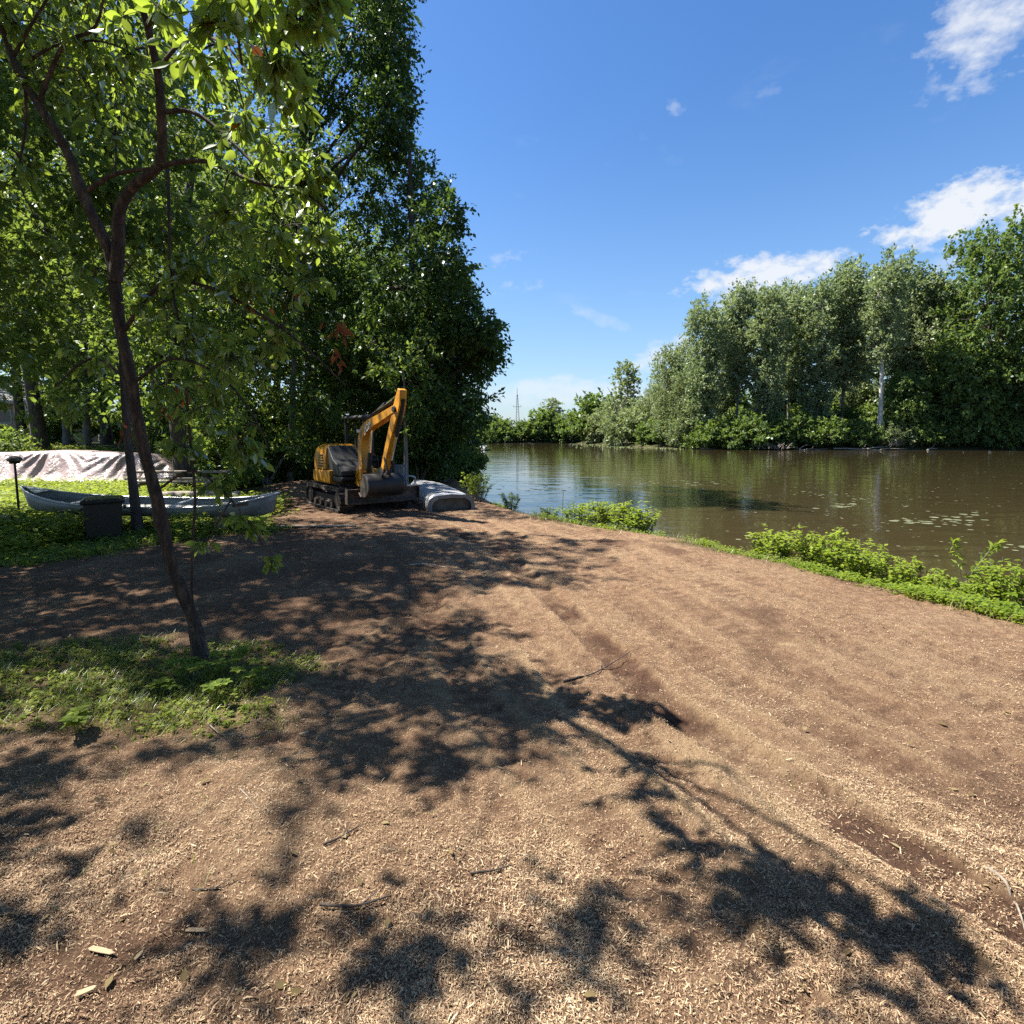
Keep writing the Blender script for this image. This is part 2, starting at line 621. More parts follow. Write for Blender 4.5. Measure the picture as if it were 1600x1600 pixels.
def dark_side(x, y):
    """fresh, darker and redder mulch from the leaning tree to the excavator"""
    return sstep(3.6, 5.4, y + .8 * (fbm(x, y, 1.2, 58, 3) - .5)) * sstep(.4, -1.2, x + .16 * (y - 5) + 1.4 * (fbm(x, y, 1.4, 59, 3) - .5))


def relief(x, y):
    """small relief of the bark mulch: lumps, track ruts with tread bars. Returns dz, bare earth with painted tread-groove shade, pale amount"""
    dz = .022 * (fbm(x, y, .55, 11, 3) - .5) + .032 * (fbm(x, y, .13, 12, 3) - .5) + .024 * (vnoise(x, y, .06, 13) - .5)
    soil_rib_shade = np.zeros(np.shape(x))
    pale = np.zeros(np.shape(x))
    fade = sstep(8.5, 4.5, y)
    for pts, w, dep, so, pl in RUTS:
        d, a = polydist(x, y, pts)
        ins = sstep(w, w * .86, d)
        lip = np.exp(-((d - w * 1.14) / .032) ** 2)
        bars = sstep(.25, .75, .5 + .5 * np.sin(a * 2 * math.pi / .14 + 2.5 * (vnoise(x, y, .3, 33) - .5)))
        pat = .5 + .8 * (vnoise(x, y, .45, 31) - .3)
        dz += ((-dep * ins + dep * .75 * lip) * np.clip(pat, .2, 1.2) - ins * bars * np.clip(pat, .3, 1) * (.014 if dep < .03 else .02)) * (.25 + .75 * fade)
        soil_rib_shade = np.maximum(soil_rib_shade, .6 * ins * sstep(.4, .8, bars) * sstep(.42, .62, fbm(x, y, .16, 48, 3)))  # tread grooves: pressed-out earth plus groove shade painted into the colour
        pale = np.maximum(pale, pl * np.exp(-((d - w * 1.2) / .05) ** 2) * sstep(.25, .6, fbm(x, y, .7, 47, 3)))
        soil_rib_shade = np.maximum(soil_rib_shade, ins * so * sstep(.36, .52, fbm(x, y, .9, 43, 3) - .03 * np.clip(y - 3.4, 0, 9)) * (.45 + .55 * sstep(.3, .5, fbm(x, y, .12, 44, 2))))
    soil_rib_shade = np.maximum(soil_rib_shade, .7 * sstep(.64, .76, fbm(x, y, .8, 51, 5)))
    soil_rib_shade = np.maximum(soil_rib_shade, .62 * dark_side(x, y) * (.35 + .65 * sstep(.35, .6, fbm(x, y, .4, 57, 4))))
    return dz, soil_rib_shade, pale


def weed_side(x, y):
    """1 inside the weedy ground on the left of the mulch"""
    bx = np.interp(y, [5.8, 7.1, 8.5, 9.9, 12, 16, 22, 40], [-9.2, -6.6, -5.4, -4.5, -5.3, -7.4, -8.6, -9.5])
    return sstep(-.5, .6, bx - x + (fbm(x, y, 1.1, 61, 3) - .5) * 1.6) * sstep(5.6, 6.6, y)


def tree_patch(x, y):
    q = ((x + 3.0) / 1.45) ** 2 + ((y - 3.75) / .72) ** 2
    return sstep(1.7, .3, q + (fbm(x, y, .4, 71, 4) - .5) * 2.0)


def axis(lo, hi, a, b, h, g):
    mid = list(np.arange(a, b, h))
    up, st = [], h
    p = mid[-1]
    while p < hi:
        st *= g
        p += st
        up.append(p)
    dn, st, p = [], h, mid[0]
    while p > lo:
        st *= g
        p -= st
        dn.append(p)
    return np.array(dn[::-1] + mid + up)


xs = axis(-900, 900, -4.6, 4.8, .04, 1.05)
ys = axis(-60, 900, 1.1, 10.6, .042, 1.04)
X, Y = np.meshgrid(xs, ys)
xf, yf = X.ravel(), Y.ravel()
S = shore(xf, yf)
Z = gz(xf, yf, S)
rl, soil_rib_shade, pale = relief(xf, yf)
Z = Z + rl * sstep(.0, .6, S) * sstep(26, 10, yf)
nx, ny = len(xs), len(ys)
i = (np.arange(ny - 1)[:, None] * nx + np.arange(nx - 1)[None]).ravel()
acc = Acc()
acc.add(np.stack([xf, yf, Z], 1), np.stack([i, i + 1, i + nx + 1, i + nx], 1))
gm = acc.mesh('ground', True)
green = np.maximum(weed_side(xf, yf), tree_patch(xf, yf) * .6)
far = np.maximum(sstep(18, 24, yf), sstep(-12, -16, xf))
green = np.maximum(green, far)
bank = sstep(1.35, .7, S) * (S > -1) * sstep(9.2, 8.6, yf)
green = np.maximum(green, bank)
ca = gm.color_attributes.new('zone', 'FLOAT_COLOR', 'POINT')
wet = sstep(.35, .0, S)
ca.data.foreach_set('color', np.stack([soil_rib_shade, green, wet, pale], 1).ravel())

m, ns, ls = new_mat('bark_mulch_ground')
geo = ns.new('ShaderNodeNewGeometry')
at_ = node(ns, 'ShaderNodeAttribute', attribute_name='zone')
sepc = ns.new('ShaderNodeSeparateColor')
ls.new(at_.outputs['Color'], sepc.inputs[0])


def gnoise(scale, detail=4, rough=.6, stretch=None):
    n = node(ns, 'ShaderNodeTexNoise', {'Scale': scale, 'Detail': detail, 'Roughness': rough})
    ls.new(geo.outputs['Position'], n.inputs[0])
    return n.outputs[0]


def gmix(f, a, b):
    n = node(ns, 'ShaderNodeMix', data_type='RGBA')
    for v, s_ in ((f, 'Factor'), (a, 'A'), (b, 'B')):
        if isinstance(v, tuple):
            n.inputs[s_].default_value = (*v, 1)
        elif isinstance(v, (int, float)):
            n.inputs[s_].default_value = v
        else:
            ls.new(v, n.inputs[s_])
    return n.outputs['Result']


rp1 = ramp(ns, [(.25, (0.052, 0.027, 0.016)), (.42, (0.186, 0.108, 0.062)), (.58, (0.313, 0.209, 0.121)), (.75, (0.447, 0.340, 0.207))])
ls.new(gnoise(55, 5, .75), rp1.inputs[0])
rp2 = ramp(ns, [(.3, (0.142, 0.071, 0.041)), (.5, (0.253, 0.151, 0.090)), (.7, (0.372, 0.271, 0.162))])
ls.new(gnoise(1.1, 5, .6), rp2.inputs[0])
mul = gmix(.5, rp1.outputs[0], rp2.outputs[0])
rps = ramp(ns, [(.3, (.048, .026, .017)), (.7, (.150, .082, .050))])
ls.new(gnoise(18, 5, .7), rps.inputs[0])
rpf = ramp(ns, [(.36, (0.056, 0.029, 0.018)), (.50, (0.204, 0.122, 0.071)), (.60, (0.367, 0.254, 0.154))])
ls.new(gnoise(13, 6, .78), rpf.inputs[0])
mul = gmix(.45, mul, rpf.outputs[0])
mul = gmix(at_.outputs['Alpha'], mul, gmix(.5, rp1.outputs[0], (.50, .36, .205)))
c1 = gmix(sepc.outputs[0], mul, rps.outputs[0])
rpg = ramp(ns, [(.3, (.030, .026, .014)), (.5, (.050, .058, .020)), (.7, (.10, .10, .035))])
ls.new(gnoise(6, 5, .7), rpg.inputs[0])
c2 = gmix(sepc.outputs[1], c1, rpg.outputs[0])
c3 = gmix(sepc.outputs[2], c2, (.045, .032, .02))
bs = node(ns, 'ShaderNodeBsdfPrincipled', {'Roughness': .95, 'Specular IOR Level': .15})
ls.new(c3, bs.inputs['Base Color'])
bp = node(ns, 'ShaderNodeBump', {'Strength': 1.0, 'Distance': .045})
ls.new(gnoise(48, 6, .75), bp.inputs['Height'])
ls.new(bp.outputs[0], bs.inputs['Normal'])
ls.new(bs.outputs[0], ns.new('ShaderNodeOutputMaterial').inputs[0])
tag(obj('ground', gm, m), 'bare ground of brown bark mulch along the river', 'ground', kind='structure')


def fine_z(x, y):
    x, y = np.atleast_1d(x), np.atleast_1d(y)
    s = shore(x, y)
    return gz(x, y, s) + relief(x, y)[0] * sstep(.0, .6, s) * sstep(26, 10, y)


# ------------------------------------------------------------------ river
m, ns, ls = new_mat('river_water')
geo = ns.new('ShaderNodeNewGeometry')


def wtex(scale, sx, sy, detail):
    mp = node(ns, 'ShaderNodeMapping', {'Scale': (sx, sy, 1), 'Rotation': (0, 0, R(12))})
    ls.new(geo.outputs['Position'], mp.inputs[0])
    n = node(ns, 'ShaderNodeTexNoise', {'Scale': scale, 'Detail': detail, 'Roughness': .5, 'Distortion': .4})
    ls.new(mp.outputs[0], n.inputs[0])
    return n.outputs[0]


b1 = node(ns, 'ShaderNodeBump', {'Strength': 1.0, 'Distance': .006})
ls.new(wtex(1.0, 3.2, 4.6, 3), b1.inputs['Height'])
b2 = node(ns, 'ShaderNodeBump', {'Strength': 1.0, 'Distance': .026})
ls.new(wtex(1.0, .35, .9, 2), b2.inputs['Height'])
ls.new(b1.outputs[0], b2.inputs['Normal'])
# calm and breeze-ruffled stretches
pt = wtex(1.0, .05, .11, 3)
pr = ramp(ns, [(.42, (.5, .5, .5)), (.62, (1, 1, 1))])
ls.new(pt, pr.inputs[0])
ls.new(pr.outputs[0], b1.inputs['Strength'])
wb = node(ns, 'ShaderNodeBsdfPrincipled', {'Base Color': (.038, .029, .013, 1), 'Roughness': .02, 'IOR': 1.33, 'Specular IOR Level': .5})
ls.new(b2.outputs[0], wb.inputs['Normal'])
ls.new(wb.outputs[0], ns.new('ShaderNodeOutputMaterial').inputs[0])
wa = Acc()
wx = np.linspace(-75, 325, 60)
wy = np.linspace(-42, 195, 60)
GX, GY = np.meshgrid(wx, wy)
k = (np.arange(59)[:, None] * 60 + np.arange(59)[None]).ravel()
wa.add(np.stack([GX.ravel(), GY.ravel(), np.full(GX.size, WATER_Z)], 1), np.stack([k, k + 1, k + 61, k + 60], 1))
tag(obj('river_water', wa.mesh('river_water', True), m), 'wide brown river with rippled reflections', 'water', kind='structure')

# ------------------------------------------------------------------ trees
def clump_foliage(la, ba, cl, g, twigs, per, tl, L, W, droop=.25, limb=.0):
    """leafy twigs through one ellipsoidal clump; cl = (centre, radii)"""
    c, r = np.asarray(cl[0], float), np.asarray(cl[1], float)
    u = rdir(twigs, g)
    rad = .30 + .70 * g.random(twigs) ** .65
    org = c + u * r * rad[:, None]
    td = nrmz(u * .8 + rdir(twigs, g) * .7 + np.array((0, 0, -droop)))
    tlen = tl * (.6 + .8 * g.random(twigs))
    t = (.05 + .95 * g.random((twigs, per)))
    p = org[:, None] + td[:, None] * (tlen[:, None] * t)[..., None] + g.normal(size=(twigs, per, 3)) * tl * .12
    n = twigs * per
    d = nrmz(np.repeat(td, per, 0) * .7 + rdir(n, g) * .8 + np.array((0, 0, -droop)))
    nm = nrmz(rdir(n, g) + np.array((0, 0, .55)))
    sz = .65 + .7 * g.random(n)
    leaf_cards(la, p.reshape(-1, 3), d, nm, L * sz, W * sz)
    if limb:
        for q in g.choice(twigs, min(twigs, 7), replace=False):
            mid = (c + org[q]) / 2 + g.normal(size=3) * r * .12
            ba.tube(curve([c, mid, org[q] + td[q] * tlen[q] * .7], 5), np.linspace(limb, limb * .25, 5), 4)


def grow(trunk_pts, r0, r1, clumps, g, twigs, per, tl, L, W, droop=.25, limb_k=.35, sides=10, lean_up=.55):
    """trunk along points, one limb to every clump, leaves in the clumps -> (wood mesh data, leaf mesh data)"""
    ba, la = Acc(), Acc()
    tp = curve(trunk_pts, 18)
    h = np.linspace(0, 1, len(tp))
    tr = r0 + (r1 - r0) * h ** .8
    tr = tr * (1 + .35 * np.exp(-h * 16))
    ba.tube(tp, tr, sides)
    for c, r in clumps:
        c = np.asarray(c, float)
        hd = np.linalg.norm(tp[:, :2] - c[:2], axis=1)
        want = c[2] - hd * lean_up
        k = int(np.argmin(np.abs(tp[:, 2] - want) + (tp[:, 2] < tp[0, 2] + .18 * (tp[-1, 2] - tp[0, 2])) * 5))
        a = tp[k]
        rr = min(tr[k] * .6, max(.012, tr[k] * limb_k * (.5 + min(1.2, np.linalg.norm(c - a) / 6))))
        mid = a * .5 + c * .5 + np.array((0, 0, .10 * np.linalg.norm(c - a))) * g.uniform(-.6, 1) + g.normal(size=3) * .05 * np.linalg.norm(c - a)
        if np.linalg.norm(c - a) > .05:
            ba.tube(curve([a, mid, c], 8), np.linspace(rr, rr * .35, 9), 5)
        f = float(np.prod(r)) ** (1 / 3)
        clump_foliage(la, ba, (c, r), g, twigs, per, tl, L, W, droop, rr * .35)
    return ba, la


def tree_obj(name, ba, la, bark, leaf, loc, label, cat='tree', group=None, crown='crown'):
    t = empty(name, loc, 0, label, cat, group)
    obj('trunk', ba.mesh('trunk', True), M[bark], t)
    c = obj(crown, la.mesh(crown), M[leaf], t)
    c['kind'] = 'stuff'
    return t


def hero(name, base, top, r0, r1, cl, d, dj, seed, bark, leaf, twigs, per, tl, L, W, label, squash=.8, bend=None, group=None):
    """a tree whose clumps stand where the picture shows its foliage, spread in depth"""
    g = np.random.default_rng(seed)
    b = np.array((*base, g1(*base) - .1))
    clumps = []
    for (px, py, rp) in cl:
        dd = d + g.uniform(-dj, dj)
        c = at(px, py, dd)
        rr = rp * .8 * g.uniform(.75, 1.2) * dd / FPX
        clumps.append((c - b, (rr, rr * 1.15, rr * squash)))
    tp = [np.zeros(3)] + [np.array(q) - b for q in (bend or [])] + [np.array(top) - b]
    ba, la = grow(tp, r0, r1, clumps, g, twigs, per, tl, L, W)
    return tree_obj(name, ba, la, bark, leaf, b, label, group=group)


oakA = [(728, 500, 42), (748, 545, 36), (700, 470, 46), (690, 400, 42), (712, 432, 30), (650, 420, 55), (640, 350, 55), (690, 335, 36), (664, 292, 40), (636, 245, 38), (600, 300, 55),
        (600, 380, 58), (580, 450, 58), (640, 500, 60), (698, 555, 50), (640, 570, 58), (590, 540, 55), (716, 608, 36), (700, 650, 40), (722, 668, 24), (660, 640, 50), (610, 620, 50), (555, 500, 50),
        (545, 580, 52), (690, 700, 26), (645, 692, 32), (752, 512, 17), (750, 570, 17), (762, 545, 12), (675, 520, 50), (620, 450, 55), (670, 590, 50), (720, 570, 40), (735, 640, 26), (690, 610, 46)]
hero('oak_tree', (-3.6, 20.6), at(640, 230, 20.5), .30, .06, oakA, 20.5, 2.8, 11, 'bark_dark', 'leaf_oak', 62, 22, .62, .17, .085,
     'dark full-crowned oak overhanging the water behind the excavator')
oakB = [(612, 60, 30), (614, 130, 28), (612, -10, 34), (598, 28, 38), (600, 98, 38), (606, 170, 34), (560, 60, 52), (540, 140, 56), (500, 60, 56), (480, 150, 56), (530, 220, 56), (580, 232, 46), (440, 90, 50), (430, 200, 56), (480, 280, 56),
        (540, 310, 56), (560, -40, 56), (480, -50, 60), (606, -60, 40), (420, 330, 60), (490, 385, 56), (540, -130, 60), (440, 420, 56), (520, 440, 50), (400, 20, 50), (470, 500, 50), (600, 210, 30)]
hero('oak_tree', (-9.0, 23.5), at(500, -160, 23), .40, .08, oakB, 22.5, 3.0, 12, 'bark_dark', 'leaf_oak', 78, 20, .7, .18, .09,
     'tallest oak with a thick ridged trunk just behind the excavator', bend=[at(487, 560, 23.5), at(470, 300, 23.2)])

fillC = [(400, 330, 50), (450, 360, 48), (500, 400, 50), (540, 440, 46), (420, 420, 52), (470, 470, 50), (520, 500, 48), (560, 540, 44), (430, 520, 50), (480, 560, 50), (400, 580, 48), (540, 600, 40), (450, 620, 46), (500, 630, 40), (380, 480, 48), (370, 390, 46), (580, 590, 38)]
hero('woodland_tree', (-7.9, 19.2), at(470, 300, 19.2), .13, .04, fillC, 19.2, 1.8, 14, 'bark_grey', 'leaf_wood', 44, 18, .55, .17, .09,
     'leafy mid-height tree filling the space left above the excavator canopy')

# woodland prototypes (life-size, base at the origin)
def wood_proto(seed, H, spread, low, ncl, bark, leaf, twigs, per, L, W, tl=.8, r0=.28, label=''):
    g = np.random.default_rng(seed)
    cl = []
    for q in range(ncl):
        f = (q + .5) / ncl
        z = H * (low + (1 - low) * f)
        w = spread * (math.sin(math.pi * min(1, .18 + .82 * (1 - f) ** .8)) * .75 + .25)
        a = q * 2.4 + g.uniform(-.5, .5)
        rr = w * g.uniform(.35, 1.0)
        s = g.uniform(.8, 1.35) * spread * .30
        cl.append(((rr * math.cos(a), rr * math.sin(a), z), (s * 1.2, s * 1.2, s * .75)))
    tp = [(0, 0, -.2), (g.uniform(-.3, .3), g.uniform(-.3, .3), H * .35), (g.uniform(-.6, .6), g.uniform(-.6, .6), H * .7), (g.uniform(-.5, .5), 0, H * .97)]
    return grow(tp, r0, .04, cl, g, twigs, per, tl, L, W)


def sized(base, px, top_py, H):
    """scale for a tree standing at base whose top the picture shows at row top_py"""
    return (at(px, top_py, base[1])[2] - base[2]) / H


protos = []
for q, (sd, H, sp, lo, ncl, bark, r0) in enumerate([(21, 15, 4.2, .22, 30, 'bark_dark', .26), (22, 13, 3.6, .16, 26, 'bark_grey', .17), (23, 17, 4.6, .30, 30, 'bark_dark', .30)]):
    ba, la = wood_proto(sd, H, sp, lo, ncl, bark, 'leaf_wood', 40, 15, .19, .10, tl=.65, r0=r0)
    protos.append((ba.mesh('trunk', True), la.mesh('crown'), bark, H))
spots = [  # px of the trunk, distance, prototype, scale, rotation, label
    (66, 25, 2, 1.0, .3, 'thick dark trunk standing right behind the brown tarp near the house'),
    (36, 31, 2, .9, 1.2, 'slim dark trunk rising in front of the house wall'),
    (106, 31, 1, 1.0, 2.2, 'grey trunk between the thick trunk and the pale one behind the tarp'),
    (136, 27, 1, .95, 4.0, 'pale grey slender trunk behind the middle of the tarp'),
    (168, 30, 0, 1.0, 5.1, 'dark trunk just left of the leaning tree, beyond the tarp'),
    (250, 24, 1, 1.05, .9, 'tree beyond the tarp seen through the leaning tree crown'),
    (312, 27, 0, 1.1, 3.3, 'woodland tree behind the stacked planks'),
    (385, 22, 1, .95, 2.7, 'leafy tree behind the pointed right end of the canoe'),
    (520, 29, 1, .95, 5.7, 'slim trunk seen through the excavator canopy'),
    (548, 34, 0, .9, .2, 'woodland tree far behind the excavator engine cover'),
    (610, 26, 1, .8, 1.9, 'slender tree between the excavator arm and the dark oak'),
    (288, 16.2, 0, .95, 4.4, 'tree rising between the tarp and the stacked planks'),
    (-120, 34, 0, 1.0, 2.0, 'tall tree left of the house, outside the picture'),
    (200, 42, 2, 1.1, .8, 'tall tree deep in the wood beyond the tarp'),
    (330, 44, 0, 1.3, 2.9, 'tall tree deep in the wood beyond the planks'),
    (440, 40, 2, 1.05, 4.9, 'tall tree deep in the wood beyond the oak trunk'),
    (90, 48, 0, 1.3, 1.4, 'tall tree deep in the wood beyond the house gable'),
    (-60, 40, 2, 1.1, 3.6, 'tall tree deep in the wood beyond the left end of the house'),
]
for px, d, pr_, s, rz, lab in spots:
    x = (px - 800) / FPX * d
    tm, lm, bk, H = protos[pr_]
    t = empty('woodland_tree', (x, d, g1(x, d)), rz, lab, 'tree', 'trees of the wood on the near bank')
    t.scale = (s, s, s)
    obj('trunk', tm, M[bk], t)
    c = obj('crown', lm, M['leaf_wood'], t)
    c['kind'] = 'stuff'

# trees of the near bank that follow the river away from the camera
bankp = wood_proto(25, 10, 3.4, .06, 30, 'bark_dark', 'leaf_oak', 50, 15, .24, .12, r0=.18)
bt, bl = bankp[0].mesh('trunk', True), bankp[1].mesh('crown')
for q, (x, y, s, lab) in enumerate([(-5.2, 28, .95, 'dark bankside tree, first beyond the overhanging oak'), (-7.6, 39, 1.0, 'dark bankside tree, second beyond the overhanging oak'),
                                    (-10.0, 54, 1.0, 'dark bankside tree shading the near pale moored boat'), (-13.5, 74, .85, 'bankside tree beyond the near pale moored boat'), (-14.6, 92, .75, 'last tree on the near bank beside the white moored boat')]):
    t = empty('bankside_tree', (x, y, g1(x, y)), q * 1.7, lab, 'tree', 'trees along the near bank')
    t.scale = (s, s, s)
    obj('trunk', bt, M['bark_dark'], t)
    c = obj('crown', bl, M['leaf_oak'], t)
    c['kind'] = 'stuff'
# trees standing out of the picture on the left whose shade falls on the mulch, and unseen ones added behind the camera to block sky light
for q, (x, y, s, pr_, lab) in enumerate([(-9.2, 8.0, .85, 0, 'tree out of the picture left of the grass patch'), (-9.8, 2.6, .6, 1, 'tree out of the picture beside the photographer'), (-12.2, 9.8, .8, 2, 'tree out of the picture left of the canoe'),
                                         (-8.4, 4.6, .6, 0, 'tree out of the picture between the grass patch and the photographer'), (-4.6, -5.5, 1.0, 0, 'unseen tree added behind the camera on the left to block sky light'), (1.8, -7.5, 1.0, 2, 'unseen tree added straight behind the camera to block sky light'), (-11, -4, 1.1, 2, 'unseen tree added behind the camera on the far left to block sky light'), (6.5, -9.0, .8, 1, 'unseen tree added behind the camera near the water to block sky light')]):
    tm, lm, bk, H = protos[pr_]
    t = empty('woodland_tree', (x, y, g1(x, y)), 1.3 * q, lab, 'tree', 'trees of the wood on the near bank')
    t.scale = (s, s, s)
    obj('trunk', tm, M[bk], t)
    c = obj('crown', lm, M['leaf_wood'], t)
    c['kind'] = 'stuff'

# understory shrubs
def shrub_proto(seed, H, W_, ncl, twigs, per, L, W, stems=6, droop=.1, tl=.35):
    g = np.random.default_rng(seed)
    ba, la = Acc(), Acc()
    for q in range(ncl):
        a, rr = g.uniform(0, 6.28), W_ * math.sqrt(g.random()) * .75
        z = H * g.uniform(.28, .85) * (1 - .35 * rr / W_)
        s = g.uniform(.8, 1.2) * W_ * .34
        c = np.array((rr * math.cos(a), rr * math.sin(a), z))
        ba.tube(curve([(g.normal() * .08, g.normal() * .08, -.1), c * np.array((.45, .45, .6)), c], 6), np.linspace(.03, .01, 7) * H / 2, 5)
        clump_foliage(la, ba, (c, (s, s, s * .8)), g, twigs, per, tl, L, W, droop, .008 * H / 2)
    return ba.mesh('stem', True), la.mesh('foliage')


def shrub(name, sm, lm, leaf, x, y, s, rz, lab, group, z=None, bark='bark_grey'):
    t = empty(name, (x, y, g1(x, y) if z is None else z), rz, lab, 'shrub', group)
    t.scale = s if hasattr(s, '__len__') else (s, s, s)
    obj('stem', sm, M[bark], t)
    c = obj('foliage', lm, M[leaf], t)
    c['kind'] = 'stuff'
    return t


und = [shrub_proto(31, 2.6, 1.5, 16, 30, 14, .15, .085), shrub_proto(32, 2.2, 1.4, 14, 30, 14, .14, .08)]
under = [(6, 27, .42, 'sunny shrub in front of the house'), (-30, 20, 1.0, 'shrub at the picture edge left of the tarp'), (100, 33, 1.1, 'shrub behind the dark trunks beyond the tarp'), (190, 34, 1.1, 'shrub in the wood behind the leaning trunk'),
         (270, 23, 1.0, 'dark shrub behind the right end of the tarp'), (330, 21, 1.1, 'leafy shrub behind the stacked planks'), (372, 18.5, 1.15, 'leafy shrub over the right half of the canoe'), (415, 17.5, 1.05, 'dense shrub left of the mulch mound'),
         (445, 20.5, 1.2, 'tall shrub in front of the oak trunk'), (400, 25, 1.4, 'shrub deep in the wood behind the canoe'), (500, 30, 1.3, 'shrub in the wood behind the excavator engine cover'), (575, 24, 1.1, 'shrub behind the excavator canopy'),
         (655, 19, .85, 'dark shrub at the waterside beyond the chair'), (690, 20.5, .8, 'dark waterside shrub behind the overturned boat'), (714, 24, .9, 'dark waterside shrub under the overhanging oak'), (350, 33, 1.5, 'shrub deep in the wood behind the planks'),
         (610, 21, .9, 'shrub behind the excavator arm'), (715, 31, .9, 'waterside shrub beyond the overhanging oak'), (240, 38, 1.5, 'shrub deep in the wood beyond the tarp'), (550, 38, 1.6, 'shrub deep in the wood behind the canopy')]
for q, (px, d, s, lab) in enumerate(under):
    x = (px - 800) / FPX * d
    shrub('understory_shrub', *und[q % 2], 'leaf_oak' if px > 640 else 'leaf_wood', x, d, s, q * 1.1, lab, 'shrubs under the wood')

# ------------------------------------------------------------------ far bank
def tall_proto(seed, H, spread, lo, ncl, twigs, per, L, W, tl, r0, kind):
    g = np.random.default_rng(seed)
    cl = []
    for q in range(ncl):
        f = (q + .5) / ncl
        z = H * (lo + (.97 - lo) * f)
        if kind == 'poplar':
            w = spread * (.35 + .65 * math.sin(math.pi * min(1, .25 + .75 * (1 - f))))
            s = spread * g.uniform(.25, .40)
            rad = (s, s, s * 1.2)
        else:
            w = spread * (.3 + .7 * math.sin(math.pi * min(1, .12 + .88 * (1 - f) ** .9)))
            s = spread * g.uniform(.20, .34)
            rad = (s * 1.15, s * 1.15, s * .8)
        a = q * 2.4 + g.uniform(-.6, .6)
        rr = w * g.uniform(.2, .8)
        cl.append(((rr * math.cos(a), rr * math.sin(a), z), rad))
    tp = [(0, 0, -.4), (g.uniform(-.4, .4), 0, H * .4), (g.uniform(-.5, .5), 0, H * .75), (.3, 0, H * .98)]
    ba, la = grow(tp, r0, .06, cl, g, twigs, per, tl, L, W, droop=-.25 if kind == 'poplar' else .2, lean_up=1.1 if kind == 'poplar' else .6)
    return ba.mesh('trunk', True), la.mesh('crown'), H


def tall(name, proto, bark, leaf, px, d, top, rz, wide, lab, group):
    x = (px - 800) / FPX * d
    z = g1(x, d)
    s = (at(px, top, d)[2] - z) / proto[2]
    t = empty(name, (x, d, z), rz, lab, 'tree', group)
    t.scale = (s * wide, s * wide, s)
    obj('trunk', proto[0], M[bark], t)
    c = obj('crown', proto[1], M[leaf], t)
    c['kind'] = 'stuff'
    return t


pop = [tall_proto(41, 22, 3.4, .20, 34, 34, 14, .36, .22, 1.2, .24, 'poplar'), tall_proto(42, 22, 3.1, .34, 28, 34, 14, .36, .22, 1.2, .22, 'poplar')]
brd = [tall_proto(43, 24, 7.0, .16, 58, 24, 14, .42, .27, 1.2, .34, 'broad'), tall_proto(44, 12, 4.6, .10, 34, 26, 13, .46, .27, 1.0, .22, 'broad')]
GP = 'poplars on the far bank'
for q, (px, d, top, wd, lab) in enumerate([
        (1096, 88, 476, 1.0, 'leftmost tall poplar on the far bank, its crown sloping down to the willow'), (1148, 90, 455, 1.0, 'second poplar from the left end of the far grove'), (1192, 87, 448, .95, 'narrow poplar third from the left end of the far grove'),
        (1232, 92, 449, .95, 'poplar with a pointed top under the middle of the low white cloud'), (1272, 88, 440, 1.0, 'poplar just left of the highest crowns of the grove'), (1314, 90, 416, 1.05, 'poplar at the left shoulder of the highest crowns'),
        (1400, 92, 416, 1.05, 'poplar just right of the pale bare trunk, among the highest crowns'), (1440, 89, 436, 1.0, 'poplar at the right end of the highest crowns'), (1474, 93, 446, .95, 'poplar in front of the gap before the big right-hand tree'),
        (1210, 103, 470, 1.1, 'poplar in the back row behind the narrow poplar'), (1340, 104, 440, 1.1, 'poplar in the back row behind the pale trunk'), (1450, 104, 470, 1.1, 'poplar in the back row beside the gap of sky'), (1130, 102, 500, 1.1, 'poplar in the back row behind the left end of the grove')]):
    tall('poplar_tree', pop[q % 2], 'bark_grey', 'leaf_poplar', px, d, top, q * 2.1, wd, lab, GP)
ppal = tall_proto(48, 22, 3.0, .52, 26, 26, 14, .36, .22, 1.2, .34, 'poplar')
tall('poplar_tree', ppal, 'bark_pale', 'leaf_poplar', 1373, 83.6, 412, .6, .95, 'poplar with a pale bare lower trunk in the middle of the grove', GP)
tall('broadleaf_tree', brd[0], 'bark_dark', 'leaf_broad', 1538, 84, 352, .4, .82, 'tallest tree of the far bank with an open ragged top at the right', 'broadleaf trees on the far bank')
tall('broadleaf_tree', brd[0], 'bark_dark', 'leaf_broad', 1622, 84, 366, 2.6, .9, 'big tree cut by the right edge of the picture on the far bank', 'broadleaf trees on the far bank')
tall('broadleaf_tree', brd[0], 'bark_dark', 'leaf_broad', 1720, 88, 380, 4.1, .9, 'big tree beyond the right edge of the picture on the far bank', 'broadleaf trees on the far bank')
tall('broadleaf_tree', brd[1], 'bark_dark', 'leaf_broad', 1492, 84, 520, 1.1, .9, 'mid-height green tree leaning out left of the tallest tree', 'broadleaf trees on the far bank')
tall('broadleaf_tree', brd[1], 'bark_dark', 'leaf_lime', 1530, 82, 572, 3.1, .9, 'yellow-green tree in front of the tallest tree on the far bank', 'broadleaf trees on the far bank')
tall('broadleaf_tree', brd[1], 'bark_dark', 'leaf_broad', 1412, 83.5, 586, 5.2, .85, 'small round tree at the foot of the pale trunk, to its right', 'broadleaf trees on the far bank')
tall('broadleaf_tree', brd[1], 'bark_dark', 'leaf_broad', 1590, 82, 560, 2.2, 1.0, 'dark green tree filling the far bank at the right edge', 'broadleaf trees on the far bank')

